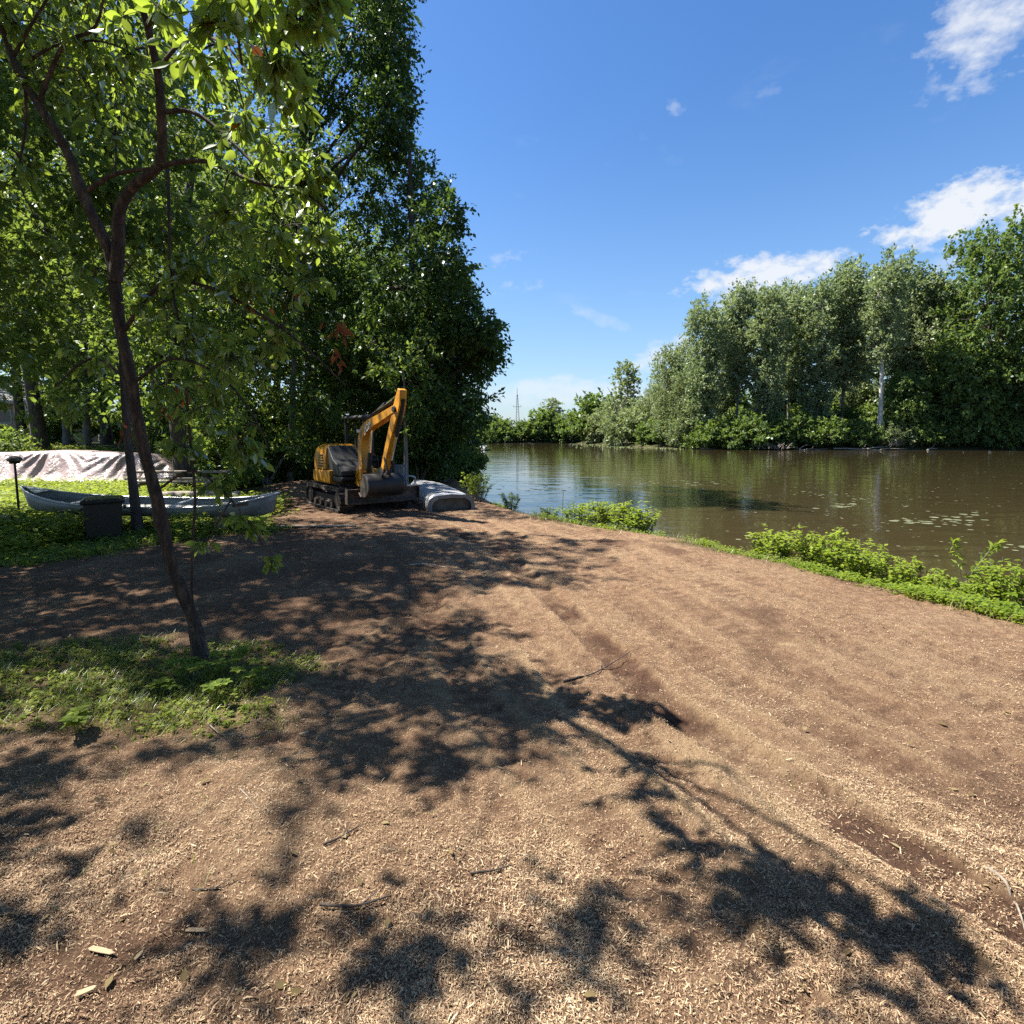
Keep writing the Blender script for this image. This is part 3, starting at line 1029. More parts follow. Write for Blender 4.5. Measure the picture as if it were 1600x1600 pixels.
# willow and sparse trees at the far bend
wil = tall_proto(45, 13, 6.2, .10, 44, 34, 13, .42, .16, 1.2, .3, 'broad')
tall('willow_tree', wil, 'bark_dark', 'leaf_willow', 1056, 97, 548, .9, .78, 'silvery willow left of the poplar grove', 'willows at the river bend')
tall('willow_tree', wil, 'bark_dark', 'leaf_willow', 1078, 92, 590, 2.9, .9, 'lower willow in front of the leftmost poplar', 'willows at the river bend')
tall('willow_tree', wil, 'bark_dark', 'leaf_willow', 1022, 108, 606, 4.2, .7, 'willow on the far side of the sparse tall tree', 'willows at the river bend')
thin = tall_proto(46, 16, 2.6, .45, 15, 14, 10, .5, .28, 1.0, .22, 'poplar')
tall('sparse_tree', thin, 'bark_grey', 'leaf_willow', 978, 118, 566, 0, 1.15, 'tall sparse tree with tufted top and bare twigs at the bend', 'sparse trees at the river bend')
tall('sparse_tree', thin, 'bark_grey', 'leaf_willow', 866, 160, 624, 2, 1.7, 'airy tree rising over the far treeline at the end of the river', 'sparse trees at the river bend')
# a leafless twiggy snag beside it
g = np.random.default_rng(5)
ba = Acc()
for q in range(9):
    a = g.uniform(-1.1, 1.1)
    p = np.array((0, 0, 0.)) + np.array((0, 0, g.uniform(2, 8)))
    e = p + np.array((math.sin(a) * 4, g.normal() * 1.2, g.uniform(2.5, 6)))
    ba.tube(curve([p, (p + e) / 2 + g.normal(size=3) * .4, e], 6), np.linspace(.1, .04, 7), 4)
ba.tube([(0, 0, -.4), (.1, 0, 4), (0, 0, 9)], (.22, .16, .1), 6)
sn = empty('bare_tree', (22, 116, g1(22, 116)), 0, 'leafless grey tree with thin twigs beside the willow', 'tree')
obj('trunk', ba.mesh('trunk', True), M['bark_grey'], sn)

far_bush = [shrub_proto(51, 4.6, 3.4, 26, 24, 13, .42, .24, tl=.7), shrub_proto(52, 4.0, 3.2, 24, 24, 13, .36, .13, tl=.8)]
FB = [  # px, d, scale, leaf, proto, label
    (756, 150, 1.09, 'leaf_broad', 0, 'leftmost round bush of the treeline closing the river'), (782, 158, 1.50, 'leaf_lime', 0, 'light green bush below the radio mast'), (806, 160, 0.95, 'leaf_broad', 0, 'dark bush right below the radio mast'),
    (826, 158, 1.32, 'leaf_lime', 0, 'yellowish bush between the mast and the airy tree'), (848, 160, 1.98, 'leaf_broad', 0, 'bush left of the airy tree at the river end'), (872, 158, 1.17, 'leaf_willow', 1, 'grey-green bush under the airy tree'),
    (896, 155, 1.87, 'leaf_broad', 0, 'dark bush right of the airy tree at the river end'), (920, 152, 1.52, 'leaf_willow', 1, 'bush where the far treeline meets the right bank'), (945, 138, 2.64, 'leaf_broad', 0, 'tall green bush first on the right bank after the bend'),
    (968, 128, 2.32, 'leaf_willow', 1, 'grey-green bush below the bare twiggy tree'), (996, 112, 2.19, 'leaf_willow', 1, 'rounded willow bush left of the yellow-green one'), (1018, 103, 1.00, 'leaf_lime', 0, 'low yellow-green bush at the waterline of the bend'),
    (1048, 96, 1.00, 'leaf_lime', 0, 'second low yellow-green bush at the waterline of the bend'), (1062, 93, 1.35, 'leaf_willow', 1, 'willow bush at the foot of the lower willow'), (1100, 87, 1.05, 'leaf_broad', 0, 'dark bush at the foot of the leftmost poplar'),
    (1138, 84.5, 1.15, 'leaf_lime', 0, 'yellow-tinged bush under the second poplar'), (1175, 84, 1.20, 'leaf_broad', 0, 'dark bush left of the brush pile on the far shore'), (1208, 84.5, 1.05, 'leaf_broad', 0, 'bush above the brush pile on the far shore'),
    (1244, 85, 1.10, 'leaf_broad', 0, 'shaded bush between the brush pile and the bright one'), (1284, 83, 1.00, 'leaf_lime', 0, 'bright bush reaching down to the far waterline, left of the logs'), (1330, 83.5, 0.85, 'leaf_broad', 0, 'low bush behind the pale shore logs'),
    (1352, 84, 0.85, 'leaf_broad', 0, 'bush at the foot of the pale bare trunk'), (1388, 83.5, 1.00, 'leaf_willow', 1, 'grey-green bush behind the fallen branch'), (1440, 83, 0.90, 'leaf_lime', 0, 'bright bush right of the fallen branch'),
    (1476, 83, 1.05, 'leaf_lime', 0, 'brightest yellow-green bush on the far shore'), (1512, 83, 1.00, 'leaf_lime', 0, 'yellow-green bush right of the brightest one'), (1556, 83, 1.05, 'leaf_broad', 0, 'dark bush at the water under the big right tree'), (1604, 83, 1.10, 'leaf_broad', 0, 'dark bush at the far waterline by the right edge'),
    (740, 170, 1.94, 'leaf_broad', 0, 'bush behind the left end of the far treeline'), (1300, 92, 1.30, 'leaf_broad', 0, 'shaded bush under the poplars behind the bright one'), (1420, 92, 1.30, 'leaf_broad', 0, 'shaded bush under the poplars behind the fallen branch'), (1170, 94, 1.40, 'leaf_broad', 0, 'shaded bush under the left poplars'),
    (1150, 108, 2.20, 'leaf_broad', 0, 'bush deep behind the left poplars'), (1215, 110, 2.30, 'leaf_broad', 0, 'bush deep behind the narrow poplar'), (1280, 109, 2.20, 'leaf_broad', 0, 'bush deep behind the bright shore bush'), (1340, 111, 2.30, 'leaf_broad', 0, 'bush deep behind the shore logs'),
    (1400, 109, 2.20, 'leaf_broad', 0, 'bush deep behind the pale trunk'), (1460, 110, 2.30, 'leaf_broad', 0, 'bush deep behind the gap of sky'), (1250, 96, 1.50, 'leaf_broad', 0, 'shaded bush under the poplars left of the pale trunk'), (1365, 97, 1.50, 'leaf_broad', 0, 'shaded bush under the poplars behind the pale trunk')]
for q, (px, d, s, lf, pr_, lab) in enumerate(FB):
    shrub('riverside_bush', *far_bush[pr_], lf, (px - 800) / FPX * d, d, s, q * 1.3, lab, 'bushes on the far shore', bark='bark_dark')
# distant wood closing the view behind everything
dw_t, dw_l, dw_H = tall_proto(47, 14, 6, .05, 30, 16, 10, .8, .5, 1.4, .3, 'broad')
for q, (x, y, s, lab) in enumerate([(-34, 182, .62, 'distant tree behind the left end of the far treeline'), (-18, 190, .66, 'distant tree left of the radio mast'), (-6, 200, .6, 'distant tree just left of the radio mast'), (12, 196, .72, 'distant tree behind the airy tree'),
                                    (26, 186, .74, 'distant tree behind the bend bushes'), (38, 150, .68, 'distant tree behind the bare twiggy tree'), (46, 128, .75, 'distant tree behind the willows')]):
    t = empty('distant_tree', (x, y, g1(x, y)), q * 1.9, lab, 'tree', 'distant trees beyond the bend')
    t.scale = (s, s, s)
    obj('trunk', dw_t, M['bark_dark'], t)
    c = obj('crown', dw_l, M['leaf_broad'], t)
    c['kind'] = 'stuff'

# driftwood on the far shore
M['wood_pale'] = solid('wood_pale', [(.12, .095, .07), (.22, .185, .145), (.33, .29, .235)], 4, .85, bump=.01, stretch=(1, 6, 6))


def log(px0, px1, d, r, lab, z=.14, skew=.6):
    x0, x1 = (px0 - 800) / FPX * d, (px1 - 800) / FPX * d
    a = Acc()
    gg = np.random.default_rng(int(px0))
    p = curve([(x0 + (x1 - x0) * t_, d + skew * t_ + gg.normal() * .25, WATER_Z + z + gg.normal() * .09 + .1 * t_) for t_ in (0, .22, .45, .7, 1)], 12)
    a.tube(p, np.linspace(r, r * .55, len(p)), 8, cap=True)
    k = p[len(p) // 2]
    a.tube(curve([k, k + np.array((.3, -.2, .35)), k + np.array((.5, -.3, .8))], 4), np.linspace(r * .4, r * .15, 5), 5)
    tag(obj('driftwood_log', a.mesh('log', True), M['wood_pale']), lab, 'log', 'driftwood on the far shore')


log(1304, 1392, 80.6, .12, 'longest pale log lying along the far shore')
log(1246, 1296, 80.9, .08, 'pale log left of the longest one on the far shore')
log(1356, 1425, 80.3, .08, 'thin pale log overlapping the right end of the longest one')
log(1448, 1468, 80.4, .16, 'short stubby log right of the fallen branch')
log(1095, 1140, 84.5, .08, 'thin grey log below the leftmost poplar')


def brush(px, d, w, h, n, lab, seed, name='brush_pile', cat='branches'):
    g = np.random.default_rng(seed)
    a = Acc()
    x = (px - 800) / FPX * d
    for q in range(n):
        p = np.array((x + g.uniform(-w, w), d + g.uniform(-.5, .8), WATER_Z + .05 + g.random() * h * .2))
        e = p + np.array((g.uniform(-1, 1) * w * .8, g.uniform(-.6, .6), g.uniform(.2, 1) * h))
        mm = (p + e) / 2 + np.array((0, 0, g.uniform(.1, .5) * h * .5))
        a.tube(curve([p, mm, e], 6), np.linspace(.06, .02, 7), 4)
    tag(obj(name, a.mesh(name, True), M['wood_pale']), lab, cat)


brush(1222, 81, 2.6, 1.1, 26, 'pale heap of bare branches at the far waterline', 3)
brush(1190, 81.4, 1.8, .9, 14, 'grey tangle of roots at the water left of the branch heap', 4, 'root_tangle', 'roots')
# fallen branch with side twigs hanging to the water
a = Acc()
fx = (1412 - 800) / FPX * 81
sp = curve([(fx + .4, 82.4, 2.6), (fx - 1.2, 81.4, 1.3), (fx - 2.6, 80.6, .2)], 10)
a.tube(sp, np.linspace(.10, .04, len(sp)), 6)
for q in range(2, len(sp) - 1):
    for k in range(2):
        e = sp[q] + np.array((.35 + .5 * k, -.3, -sp[q][2] * (.62 + .2 * k)))
        a.tube(curve([sp[q], (sp[q] + e) / 2 + np.array((.25, 0, .1)), e], 5), np.linspace(.045, .02, 6), 4)
tag(obj('fallen_branch', a.mesh('fallen_branch', True), M['wood_pale']), 'fallen pale branch with side twigs hanging to the far waterline', 'branch')

# ------------------------------------------------------------------ the leaning tree in front
g = np.random.default_rng(77)
base = on_ground(318, 1030)
base[2] = g1(base[0], base[1])
root = empty('leaning_tree', base, 0, 'leaning reddish-barked young tree standing in the grass patch', 'tree')
wood = Acc()


def pline(pts):
    return [at(*p) - base for p in pts]


main = curve([np.array((0, 0, -.12))] + pline([(301, 970, 4.25), (270, 880, 4.24), (242, 775, 4.22), (222, 690, 4.2), (206, 600, 4.2), (190, 520, 4.2), (178, 430, 4.2), (160, 370, 4.2), (130, 300, 4.2),
                                                  (100, 235, 4.2), (60, 160, 4.2), (20, 90, 4.2), (-20, 0, 4.2), (-70, -110, 4.15)]), 60)
hh = np.linspace(0, 1, len(main))
rad = np.interp(hh, [0, .03, .12, .45, .7, 1], [.095, .056, .045, .041, .034, .015])
rad *= 1 + .07 * np.sin(hh * 70) + .05 * np.sin(hh * 41 + 1)
main += np.stack([.010 * np.sin(hh * 37), .01 * np.sin(hh * 29), 0 * hh], 1) * sstep(0, .1, hh)[:, None]
wood.tube(curve(main[::2], 240), rad, 26, rough=.22)
limbs = [  # points (px, py, distance), start radius, end radius
    ([(180, 440, 4.2), (185, 380, 4.18), (188, 325, 4.15), (215, 285, 4.1), (250, 258, 4.05), (252, 180, 3.95), (246, 110, 3.85), (230, 40, 3.75), (210, -60, 3.6), (250, -200, 3.45)], .047, .016),
    ([(250, 258, 4.05), (320, 252, 3.95), (400, 285, 3.85), (470, 300, 3.8), (515, 330, 3.8)], .020, .005),
    ([(252, 175, 3.95), (300, 175, 3.9), (350, 210, 3.85), (400, 262, 3.8), (440, 320, 3.8)], .018, .005),
    ([(134, 300, 4.2), (180, 272, 4.12), (250, 262, 4.05)], .018, .014),
    ([(262, 262, 4.05), (264, 330, 4.02), (266, 420, 4.0), (278, 500, 3.98), (292, 560, 3.95)], .013, .006),
    ([(192, 520, 4.2), (250, 445, 4.1), (330, 450, 4.0), (420, 500, 3.9), (480, 545, 3.85), (540, 602, 3.8)], .018, .004),
    ([(206, 600, 4.2), (270, 560, 4.1), (340, 585, 4.0), (390, 640, 3.9), (420, 700, 3.9)], .014, .004),
    ([(240, 770, 4.22), (300, 735, 4.1), (350, 770, 3.95), (392, 820, 3.85), (425, 880, 3.82)], .011, .003),
    ([(205, 600, 4.2), (150, 560, 4.25), (100, 590, 4.3), (70, 640, 4.3)], .012, .004),
    ([(230, 40, 3.75), (280, -20, 3.2), (360, -10, 2.7), (430, 40, 2.45), (480, 90, 2.4)], .018, .004),
    ([(246, 110, 3.85), (290, 60, 3.3), (345, 65, 2.8), (400, 130, 2.6)], .014, .004),
    ([(60, 160, 4.2), (100, 70, 4.1), (150, 40, 4.0), (170, -60, 3.9)], .018, .006),
    ([(40, 130, 4.2), (40, 200, 4.25), (30, 280, 4.3), (55, 340, 4.3)], .012, .004),
    ([(20, 90, 4.2), (60, 20, 4.1), (100, -40, 4.0)], .014, .005),
    ([(45, 95, 4.2), (90, 70, 4.15), (160, 65, 4.1), (230, 95, 4.0)], .012, .005),
    ([(210, -60, 3.6), (310, -120, 3.0), (410, -150, 2.5), (500, -120, 2.3)], .018, .005),
    ([(-20, 0, 4.2), (-100, -80, 4.1), (-200, -100, 4.0)], .02, .006)]
skel = [main]
for pts, ra, rb in limbs:
    p = curve(pline(pts), 16)
    wood.tube(p, np.linspace(ra, rb, len(p)), 8, rough=.12)
    skel.append(p)
skel = np.concatenate(skel)
# thin creeper stem beside the trunk
vine = curve([(.05, -.05, -.05)] + pline([(302, 960, 4.1), (300, 860, 4.1), (305, 780, 4.1), (298, 700, 4.1), (290, 600, 4.05)]), 14)
wood.tube(vine, .010, 5)
clus = [(350, 40, 2.55, 80, 70), (420, 95, 2.4, 60, 55), (300, 85, 2.7, 65, 50), (465, 30, 2.35, 55, 48), (250, 20, 3.1, 60, 42), (485, 290, 3.8, 48, 100), (445, 240, 3.85, 50, 80), (400, 285, 3.9, 55, 75), (505, 262, 3.8, 28, 45),
        (425, 365, 3.85, 62, 95), (350, 330, 3.95, 62, 85), (300, 420, 4, 72, 95), (385, 450, 3.95, 70, 105), (300, 510, 4, 72, 100), (355, 555, 3.95, 62, 90), (250, 470, 4.1, 50, 50), (430, 535, 3.9, 50, 65), (330, 630, 3.95, 62, 80),
        (375, 690, 3.9, 42, 60), (285, 700, 4.05, 42, 40), (140, 560, 4.25, 52, 45), (110, 625, 4.3, 42, 35), (60, 130, 4.25, 55, 45), (45, 260, 4.3, 50, 45), (150, 150, 4.2, 62, 50), (30, 40, 4.2, 50, 45), (120, 55, 4.1, 52, 50),
        (200, 85, 3.9, 52, 50), (180, 210, 4.2, 50, 35), (345, 755, 3.95, 36, 40), (385, 815, 3.85, 26, 28), (424, 878, 3.82, 13, 11), (325, 845, 4.0, 18, 14), (150, 430, 4.2, 42, 26), (480, 440, 3.85, 40, 50), (500, 370, 3.8, 30, 40),
        (390, 200, 3.3, 50, 46), (460, 150, 2.6, 38, 26), (250, 600, 4.1, 40, 34), (70, 370, 4.3, 34, 22), (390, 0, 2.4, 60, 42), (500, -20, 2.3, 40, 30), (400, -80, 2.3, 70, 70), (470, -90, 2.25, 60, 60), (330, -60, 2.5, 70, 60), (430, -170, 2.3, 70, 60)]
pts_c = [(at(px, py, d) - base, rp * d / FPX, n) for px, py, d, rp, n in clus]
# the part of the crown above and left of the picture
for (x, y, z, r_, n) in [(-3.5, 4.0, 5.6, .6, 420), (-4.2, 4.3, 5.7, .6, 420), (-4.8, 4.5, 5.4, .55, 320), (-3.3, 4.5, 5.3, .5, 300), (-3.5, 3.5, 5.0, .45, 240), (-3.8, 5.5, 5.3, .55, 320), (-4.6, 5.3, 5.9, .55, 280), (-4.2, 3.7, 5.3, .5, 280), (-5.3, 4.4, 5.0, .45, 120), (-4.9, 4.3, 4.3, .4, 110), (-3.9, 3.6, 5.0, .4, 120), (-4.0, 4.9, 5.6, .5, 170), (-3.6, 4.9, 5.0, .42, 130), (-4.4, 5.2, 5.2, .45, 120),
                         (-5.3, 2.9, 4.9, .45, 180), (-5.7, 3.4, 5.2, .45, 180), (-5.0, 2.5, 5.2, .4, 120), (-4.2, 2.45, 5.2, .38, 190), (-3.6, 2.4, 5.1, .38, 190), (-3.2, 2.6, 5.5, .32, 130), (-2.5, 2.6, 5.4, .36, 170), (-2.2, 2.2, 5.5, .3, 110)]:
    pts_c.append((np.array((x, y, z)) - base, r_, n))
LP, LD, LN, LS = [], [], [], []
for c, r_, n in pts_c:
    n = int(n * 1.75)
    k = int(np.argmin(np.linalg.norm(skel - c, axis=1) + .35 * np.maximum(0, c[2] - skel[:, 2]) * 0))
    a0 = skel[k]
    if np.linalg.norm(c - a0) > .06:
        wood.tube(curve([a0, (a0 + c) / 2 + np.array((0, 0, .06)) + g.normal(size=3) * .03, c], 6), np.linspace(.007, .004, 7), 5)
    nt = max(4, n // 9)
    for q in range(nt):
        u = rdir(1, g)[0] * np.array((1, 1, .8))
        o = c + u * r_ * g.uniform(.1, .75)
        e = o + (u * .6 + np.array((0, 0, -.55)) + g.normal(size=3) * .25) * r_ * g.uniform(.5, .9)
        tw = curve([c, o, e], 8)
        wood.tube(tw, np.linspace(.0035, .0015, len(tw)), 4)
        m_ = max(3, int(round(n / nt)))
        tt = g.uniform(.25, 1, m_)
        pp = tw[(tt * (len(tw) - 1)).astype(int)]
        LP.append(pp)
        td = nrmz((e - o)[None])
        LD.append(nrmz(td * .5 + rdir(m_, g) * .75 + np.array((0, 0, -.5))))
        LN.append(nrmz(rdir(m_, g) + np.array((-.2, -.2, .35))))
        LS.append(g.uniform(.5, 1.15, m_))
LP, LD, LN, LS = np.concatenate(LP), nrmz(np.concatenate(LD)), np.concatenate(LN), np.concatenate(LS)
obj('trunk', wood.mesh('trunk', True), M['bark_red'], root)


def leaf_shape(L=.098, W=.046):
    """one blade: folded along the midrib, curling down to a drawn-out tip; along +X"""
    rows = [(0, .0, .0), (.10, .30, .002), (.30, .92, .004), (.52, 1.0, 0), (.75, .62, -.010), (.90, .25, -.020), (1.0, 0, -.032)]
    v, f = [], []
    for t, w, z in rows:
        v += [(t * L, w * W / 2, z * L * 8 * .12 + w * W * .12), (t * L, 0, z * L * 8 * .12), (t * L, -w * W / 2, z * L * 8 * .12 + w * W * .12)]
    for q in range(len(rows) - 1):
        b = q * 3
        f += [(b, b + 1, b + 4, b + 3), (b + 1, b + 2, b + 5, b + 4)]
    return np.array(v), np.array(f)


lv, lf = leaf_shape()
sdv = nrmz(np.cross(LN, LD))
upv = np.cross(LD, sdv)
wp = LP + base
scr = np.stack([800 + wp[:, 0] / wp[:, 1] * FPX, 680 - (wp[:, 2] - CAM_H) / wp[:, 1] * FPX], 1)
vis = (scr[:, 0] > 0) & (scr[:, 0] < 1600) & (scr[:, 1] > -10) & (wp[:, 1] > 0)
order = np.argsort(np.where(vis, wp[:, 1] / LS, 1e6))
single = order[:300]
rest = order[300:]
dead = set(g.choice(rest, 34, replace=False).tolist())
la, ld_ = Acc(), Acc()
for idx, acc_ in ((np.array([q for q in rest if q not in dead]), la), (np.array(sorted(dead)), ld_)):
    V = LP[idx, None] + (LD[idx, None] * lv[None, :, 0:1] + sdv[idx, None] * lv[None, :, 1:2] + upv[idx, None] * lv[None, :, 2:3]) * LS[idx, None, None]
    F = (np.arange(len(idx))[:, None, None] * len(lv) + lf[None]).reshape(-1, 4)
    acc_.add(V.reshape(-1, 3), F)
# withered red-brown clusters hanging on the outer twigs
for (px, py, d, n) in [(530, 508, 3.8, 16), (520, 556, 3.8, 10), (462, 455, 3.85, 5), (395, 470, 3.9, 7), (250, 640, 4.1, 6), (190, 662, 4.2, 4), (290, 610, 4.0, 5)]:
    c = at(px, py, d) - base
    k = int(np.argmin(np.linalg.norm(skel - c, axis=1)))
    idx = np.arange(n)
    p = c + g.normal(size=(n, 3)) * .045
    d_ = nrmz(rdir(n, g) * .6 + np.array((.1, 0, -1)))
    s_ = nrmz(np.cross(rdir(n, g), d_))
    u_ = np.cross(d_, s_)
    V = p[:, None] + (d_[:, None] * lv[None, :, 0:1] + s_[:, None] * lv[None, :, 1:2] * .6 + u_[:, None] * lv[None, :, 2:3]) * .8
    ld_.add(V.reshape(-1, 3), (idx[:, None, None] * len(lv) + lf[None]).reshape(-1, 4))
cr = obj('foliage', la.mesh('foliage'), M['leaf_near'], root)
cr['kind'] = 'stuff'
dl = obj('withered_leaves', ld_.mesh('withered_leaves'), M['leaf_dead'], root)
dl['kind'] = 'stuff'
dl['label'] = 'withered red-brown leaves on the outer twigs'
a = Acc()
a.add(lv, lf)
leaf_me = a.mesh('leaf', True)
leaf_me.materials.append(M['leaf_near'])
for q in single:
    o = bpy.data.objects.new('leaf', leaf_me)
    C.objects.link(o)
    o.parent = root
    mm = np.eye(4)
    mm[:3, 0], mm[:3, 1], mm[:3, 2], mm[:3, 3] = LD[q] * LS[q], sdv[q] * LS[q], upv[q] * LS[q], LP[q]
    o.matrix_local = Matrix(mm.tolist())

# second slim stem behind the leaning tree
sb = on_ground(217, 834)
sb[2] = g1(sb[0], sb[1])
g = np.random.default_rng(15)
tp = [np.zeros(3) - np.array((0, 0, .1))] + [at(px, py, sb[1]) - sb for px, py in [(208, 760), (199, 680), (193, 600), (188, 500), (180, 380), (172, 240), (180, 100), (190, -80)]]
cl = [(at(px, py, sb[1] + g.uniform(-.7, .9)) - sb, np.array((r_, r_, r_ * .8)) * sb[1] / FPX) for px, py, r_ in
      [(180, 420, 50), (120, 380, 50), (240, 330, 50), (110, 270, 50), (220, 220, 50), (150, 160, 55), (230, 90, 50), (90, 130, 50), (170, 40, 50), (300, 240, 40), (60, 440, 45), (80, 510, 40), (30, 520, 40)]]
for q in range(26):
    a_, rr_ = q * 2.4, 2.1 * math.sqrt(g.random())
    cl.append((np.array((rr_ * math.cos(a_) - .6, rr_ * math.sin(a_) - .8, g.uniform(5.2, 11.5))), np.array((.85, .85, .6)) * g.uniform(.8, 1.2)))
ba, la = grow(tp, .085, .02, cl, g, 26, 14, .36, .14, .075)
tree_obj('slim_tree', ba, la, 'bark_dark', 'leaf_wood', sb, 'slim straight-stemmed tree between the black bin and the leaning tree')
# sun-flecked pale trunk behind the grey chair
px_, d_ = 634, 17.2
b = np.array(((px_ - 800) / FPX * d_, d_, 0))
b[2] = g1(b[0], b[1])
cl = [(at(px, py, d_ + g.uniform(-.8, .8)) - b, np.array((r_, r_, r_ * .8)) * d_ / FPX) for px, py, r_ in [(640, 600, 30), (610, 570, 32), (655, 560, 30), (600, 530, 28), (650, 640, 22)]]
ba, la = grow([(0, 0, -.1), at(634, 690, d_) - b, at(632, 620, d_) - b, at(630, 560, d_) - b], .09, .02, cl, g, 24, 14, .45, .15, .08)
tree_obj('pale_barked_tree', ba, la, 'bark_grey', 'leaf_wood', b, 'pale sun-flecked trunk right behind the grey chair')

# ------------------------------------------------------------------ excavator
M['yellow'] = solid('yellow_paint', [(.26, .115, .016), (.52, .225, .012), (.60, .27, .014)], 4, .38, spec=.5, bump=.0006, bscale=60)
M['black_paint'] = solid('black_paint', [(.006, .006, .0065), (.011, .011, .0105), (.022, .020, .018)], 5, .62)
M['rubber'] = solid('rubber', [(.012, .011, .010), (.030, .026, .022), (.085, .062, .045)], 9, .85, bump=.003)
M['steel_worn'] = solid('steel_worn', [(.05, .042, .036), (.12, .10, .085), (.24, .20, .17)], 7, .55, metal=.55, bump=.002)
M['steel_dirty'] = solid('steel_dirty', [(.018, .014, .012), (.045, .034, .027), (.11, .078, .056)], 8, .75, metal=.2, bump=.003)
M['chrome'] = solid('chrome', [(.55, .55, .55), (.7, .7, .7)], 5, .15, metal=1)
M['white_paint'] = solid('white_paint', [(.74, .74, .72), (.82, .82, .8)], 5, .5)
M['lamp_glass'] = solid('lamp_glass', [(.6, .62, .62), (.8, .8, .8)], 9, .12)
EXH = math.atan2(-.78, .63)
EXC = np.array((-3.90, 13.55))
ez = float(np.mean([g1(*(EXC + o)) for o in ((0, 0), (.8, -.9), (-.8, .9))])) + .01
ex = empty('mini_excavator', (EXC[0], EXC[1], ez), EXH, 'yellow and black tracked mini excavator parked with its boom folded', 'excavator')
TL, TH = 1.16, .25


def stadium(hl, r, n=9, zc=.26):
    pts = []
    for q in range(n + 1):
        a = -math.pi / 2 + math.pi * q / n
        pts.append((hl - r + r * math.cos(a), zc + r * math.sin(a)))
    for q in range(n + 1):
        a = math.pi / 2 + math.pi * q / n
        pts.append((-hl + r + r * math.cos(a), zc + r * math.sin(a)))
    return pts


for s in (-1, 1):
    yc = s * .70
    y0, y1 = yc - .165, yc + .165
    outp, inp = stadium(TL, .255), stadium(TL - .045, .21)
    n = len(outp)
    v = [(x, y0, z) for x, z in outp] + [(x, y1, z) for x, z in outp] + [(x, y0, z) for x, z in inp] + [(x, y1, z) for x, z in inp]
    f = []
    for q in range(n):
        k = (q + 1) % n
        f += [(q, k, n + k, n + q), (2 * n + q, 3 * n + q, 3 * n + k, 2 * n + k), (q, 2 * n + q, 2 * n + k, k), (n + q, n + k, 3 * n + k, 3 * n + q)]
    belt = (v, f)
    # tread lugs round the belt
    lugs = []
    oc = curve([(x, 0, z) for x, z in outp] + [(outp[0][0], 0, outp[0][1])], 200)
    seg = np.cumsum(np.r_[0, np.linalg.norm(np.diff(oc, axis=0), axis=1)])
    for t in np.arange(0, seg[-1] - .04, .095):
        p = np.array([np.interp(t, seg, oc[:, c]) for c in range(3)])
        p2 = np.array([np.interp(t + .01, seg, oc[:, c]) for c in range(3)])
        ang = math.atan2(p2[2] - p[2], p2[0] - p[0])
        lugs.append(sbox((p[0], yc, p[2]), (.042, .33, .05), 0, -ang))
    tr = part('track', sjoin(belt, *lugs), M['rubber'], ex)
    part('track_frame', sbox((0, yc, .27), (1.5, .14, .16)), M['steel_dirty'], tr, .01)
    part('sprocket', scyl((-TL + .26, yc - .13, .27), (-TL + .26, yc + .13, .27), .19, n=18), M['steel_dirty'], tr, .01)
    part('idler_wheel', scyl((TL - .27, yc - .12, .26), (TL - .27, yc + .12, .26), .2, n=20), M['steel_worn'], tr, .01)
    for q in range(4):
        xq = -.55 + .36 * q
        part('roller', scyl((xq, yc - .14, .13), (xq, yc + .14, .13), .075, n=14), M['steel_worn'], tr)
part('undercarriage_frame', sjoin(sbox((0, 0, .36), (1.05, 1.1, .2)), sbox((0, 0, .52), (.6, .6, .16))), M['steel_dirty'], ex, .015)
part('slew_ring', scyl((0, 0, .52), (0, 0, .66), .36, n=28), M['black_paint'], ex)
bprof = [(1.56, .24), (1.50, .33), (1.50, .45), (1.56, .56), (1.60, .56), (1.545, .45), (1.545, .33), (1.61, .235)]
bl_ = part('dozer_blade', sjoin(sprism(bprof, -.88, .88), sbox((1.56, -.875, .40), (.14, .02, .33)), sbox((1.56, .875, .40), (.14, .02, .33)), sbox((1.60, 0, .245), (.03, 1.76, .05))), M['steel_dirty'], ex, .006)
for s in (-1, 1):
    part('blade_arm', sbox((1.08, s * .34, .36), (.95, .09, .12)), M['steel_dirty'], bl_, .01)
# upper structure
part('deck', sprism([(-1.02, .66), (.86, .66), (.92, .72), (.92, .78), (-1.02, .78)], -.72, .78), M['black_paint'], ex, .02)


def rounded(x0, x1, y0, y1, r, n=6):
    """plan outline with a round tail (towards -x)"""
    pts = [(x1, y0), (x1, y1)]
    for q in range(n + 1):
        a = math.pi / 2 + (math.pi / 2) * q / n
        pts.append((x0 + r + r * math.cos(a), y1 - r + r * math.sin(a)))
    for q in range(n + 1):
        a = math.pi + (math.pi / 2) * q / n
        pts.append((x0 + r + r * math.cos(a), y0 + r + r * math.sin(a)))
    return pts


def loft(levels):
    """stack of same-length plan outlines at heights"""
    n = len(levels[0][0])
    v, f = [], []
    for pts, z in levels:
        v += [(x, y, z) for x, y in pts]
    for k in range(len(levels) - 1):
        for q in range(n):
            f.append((k * n + q, k * n + (q + 1) % n, (k + 1) * n + (q + 1) % n, (k + 1) * n + q))
    f += [tuple(range(n - 1, -1, -1)), tuple((len(levels) - 1) * n + q for q in range(n))]
    return v, f


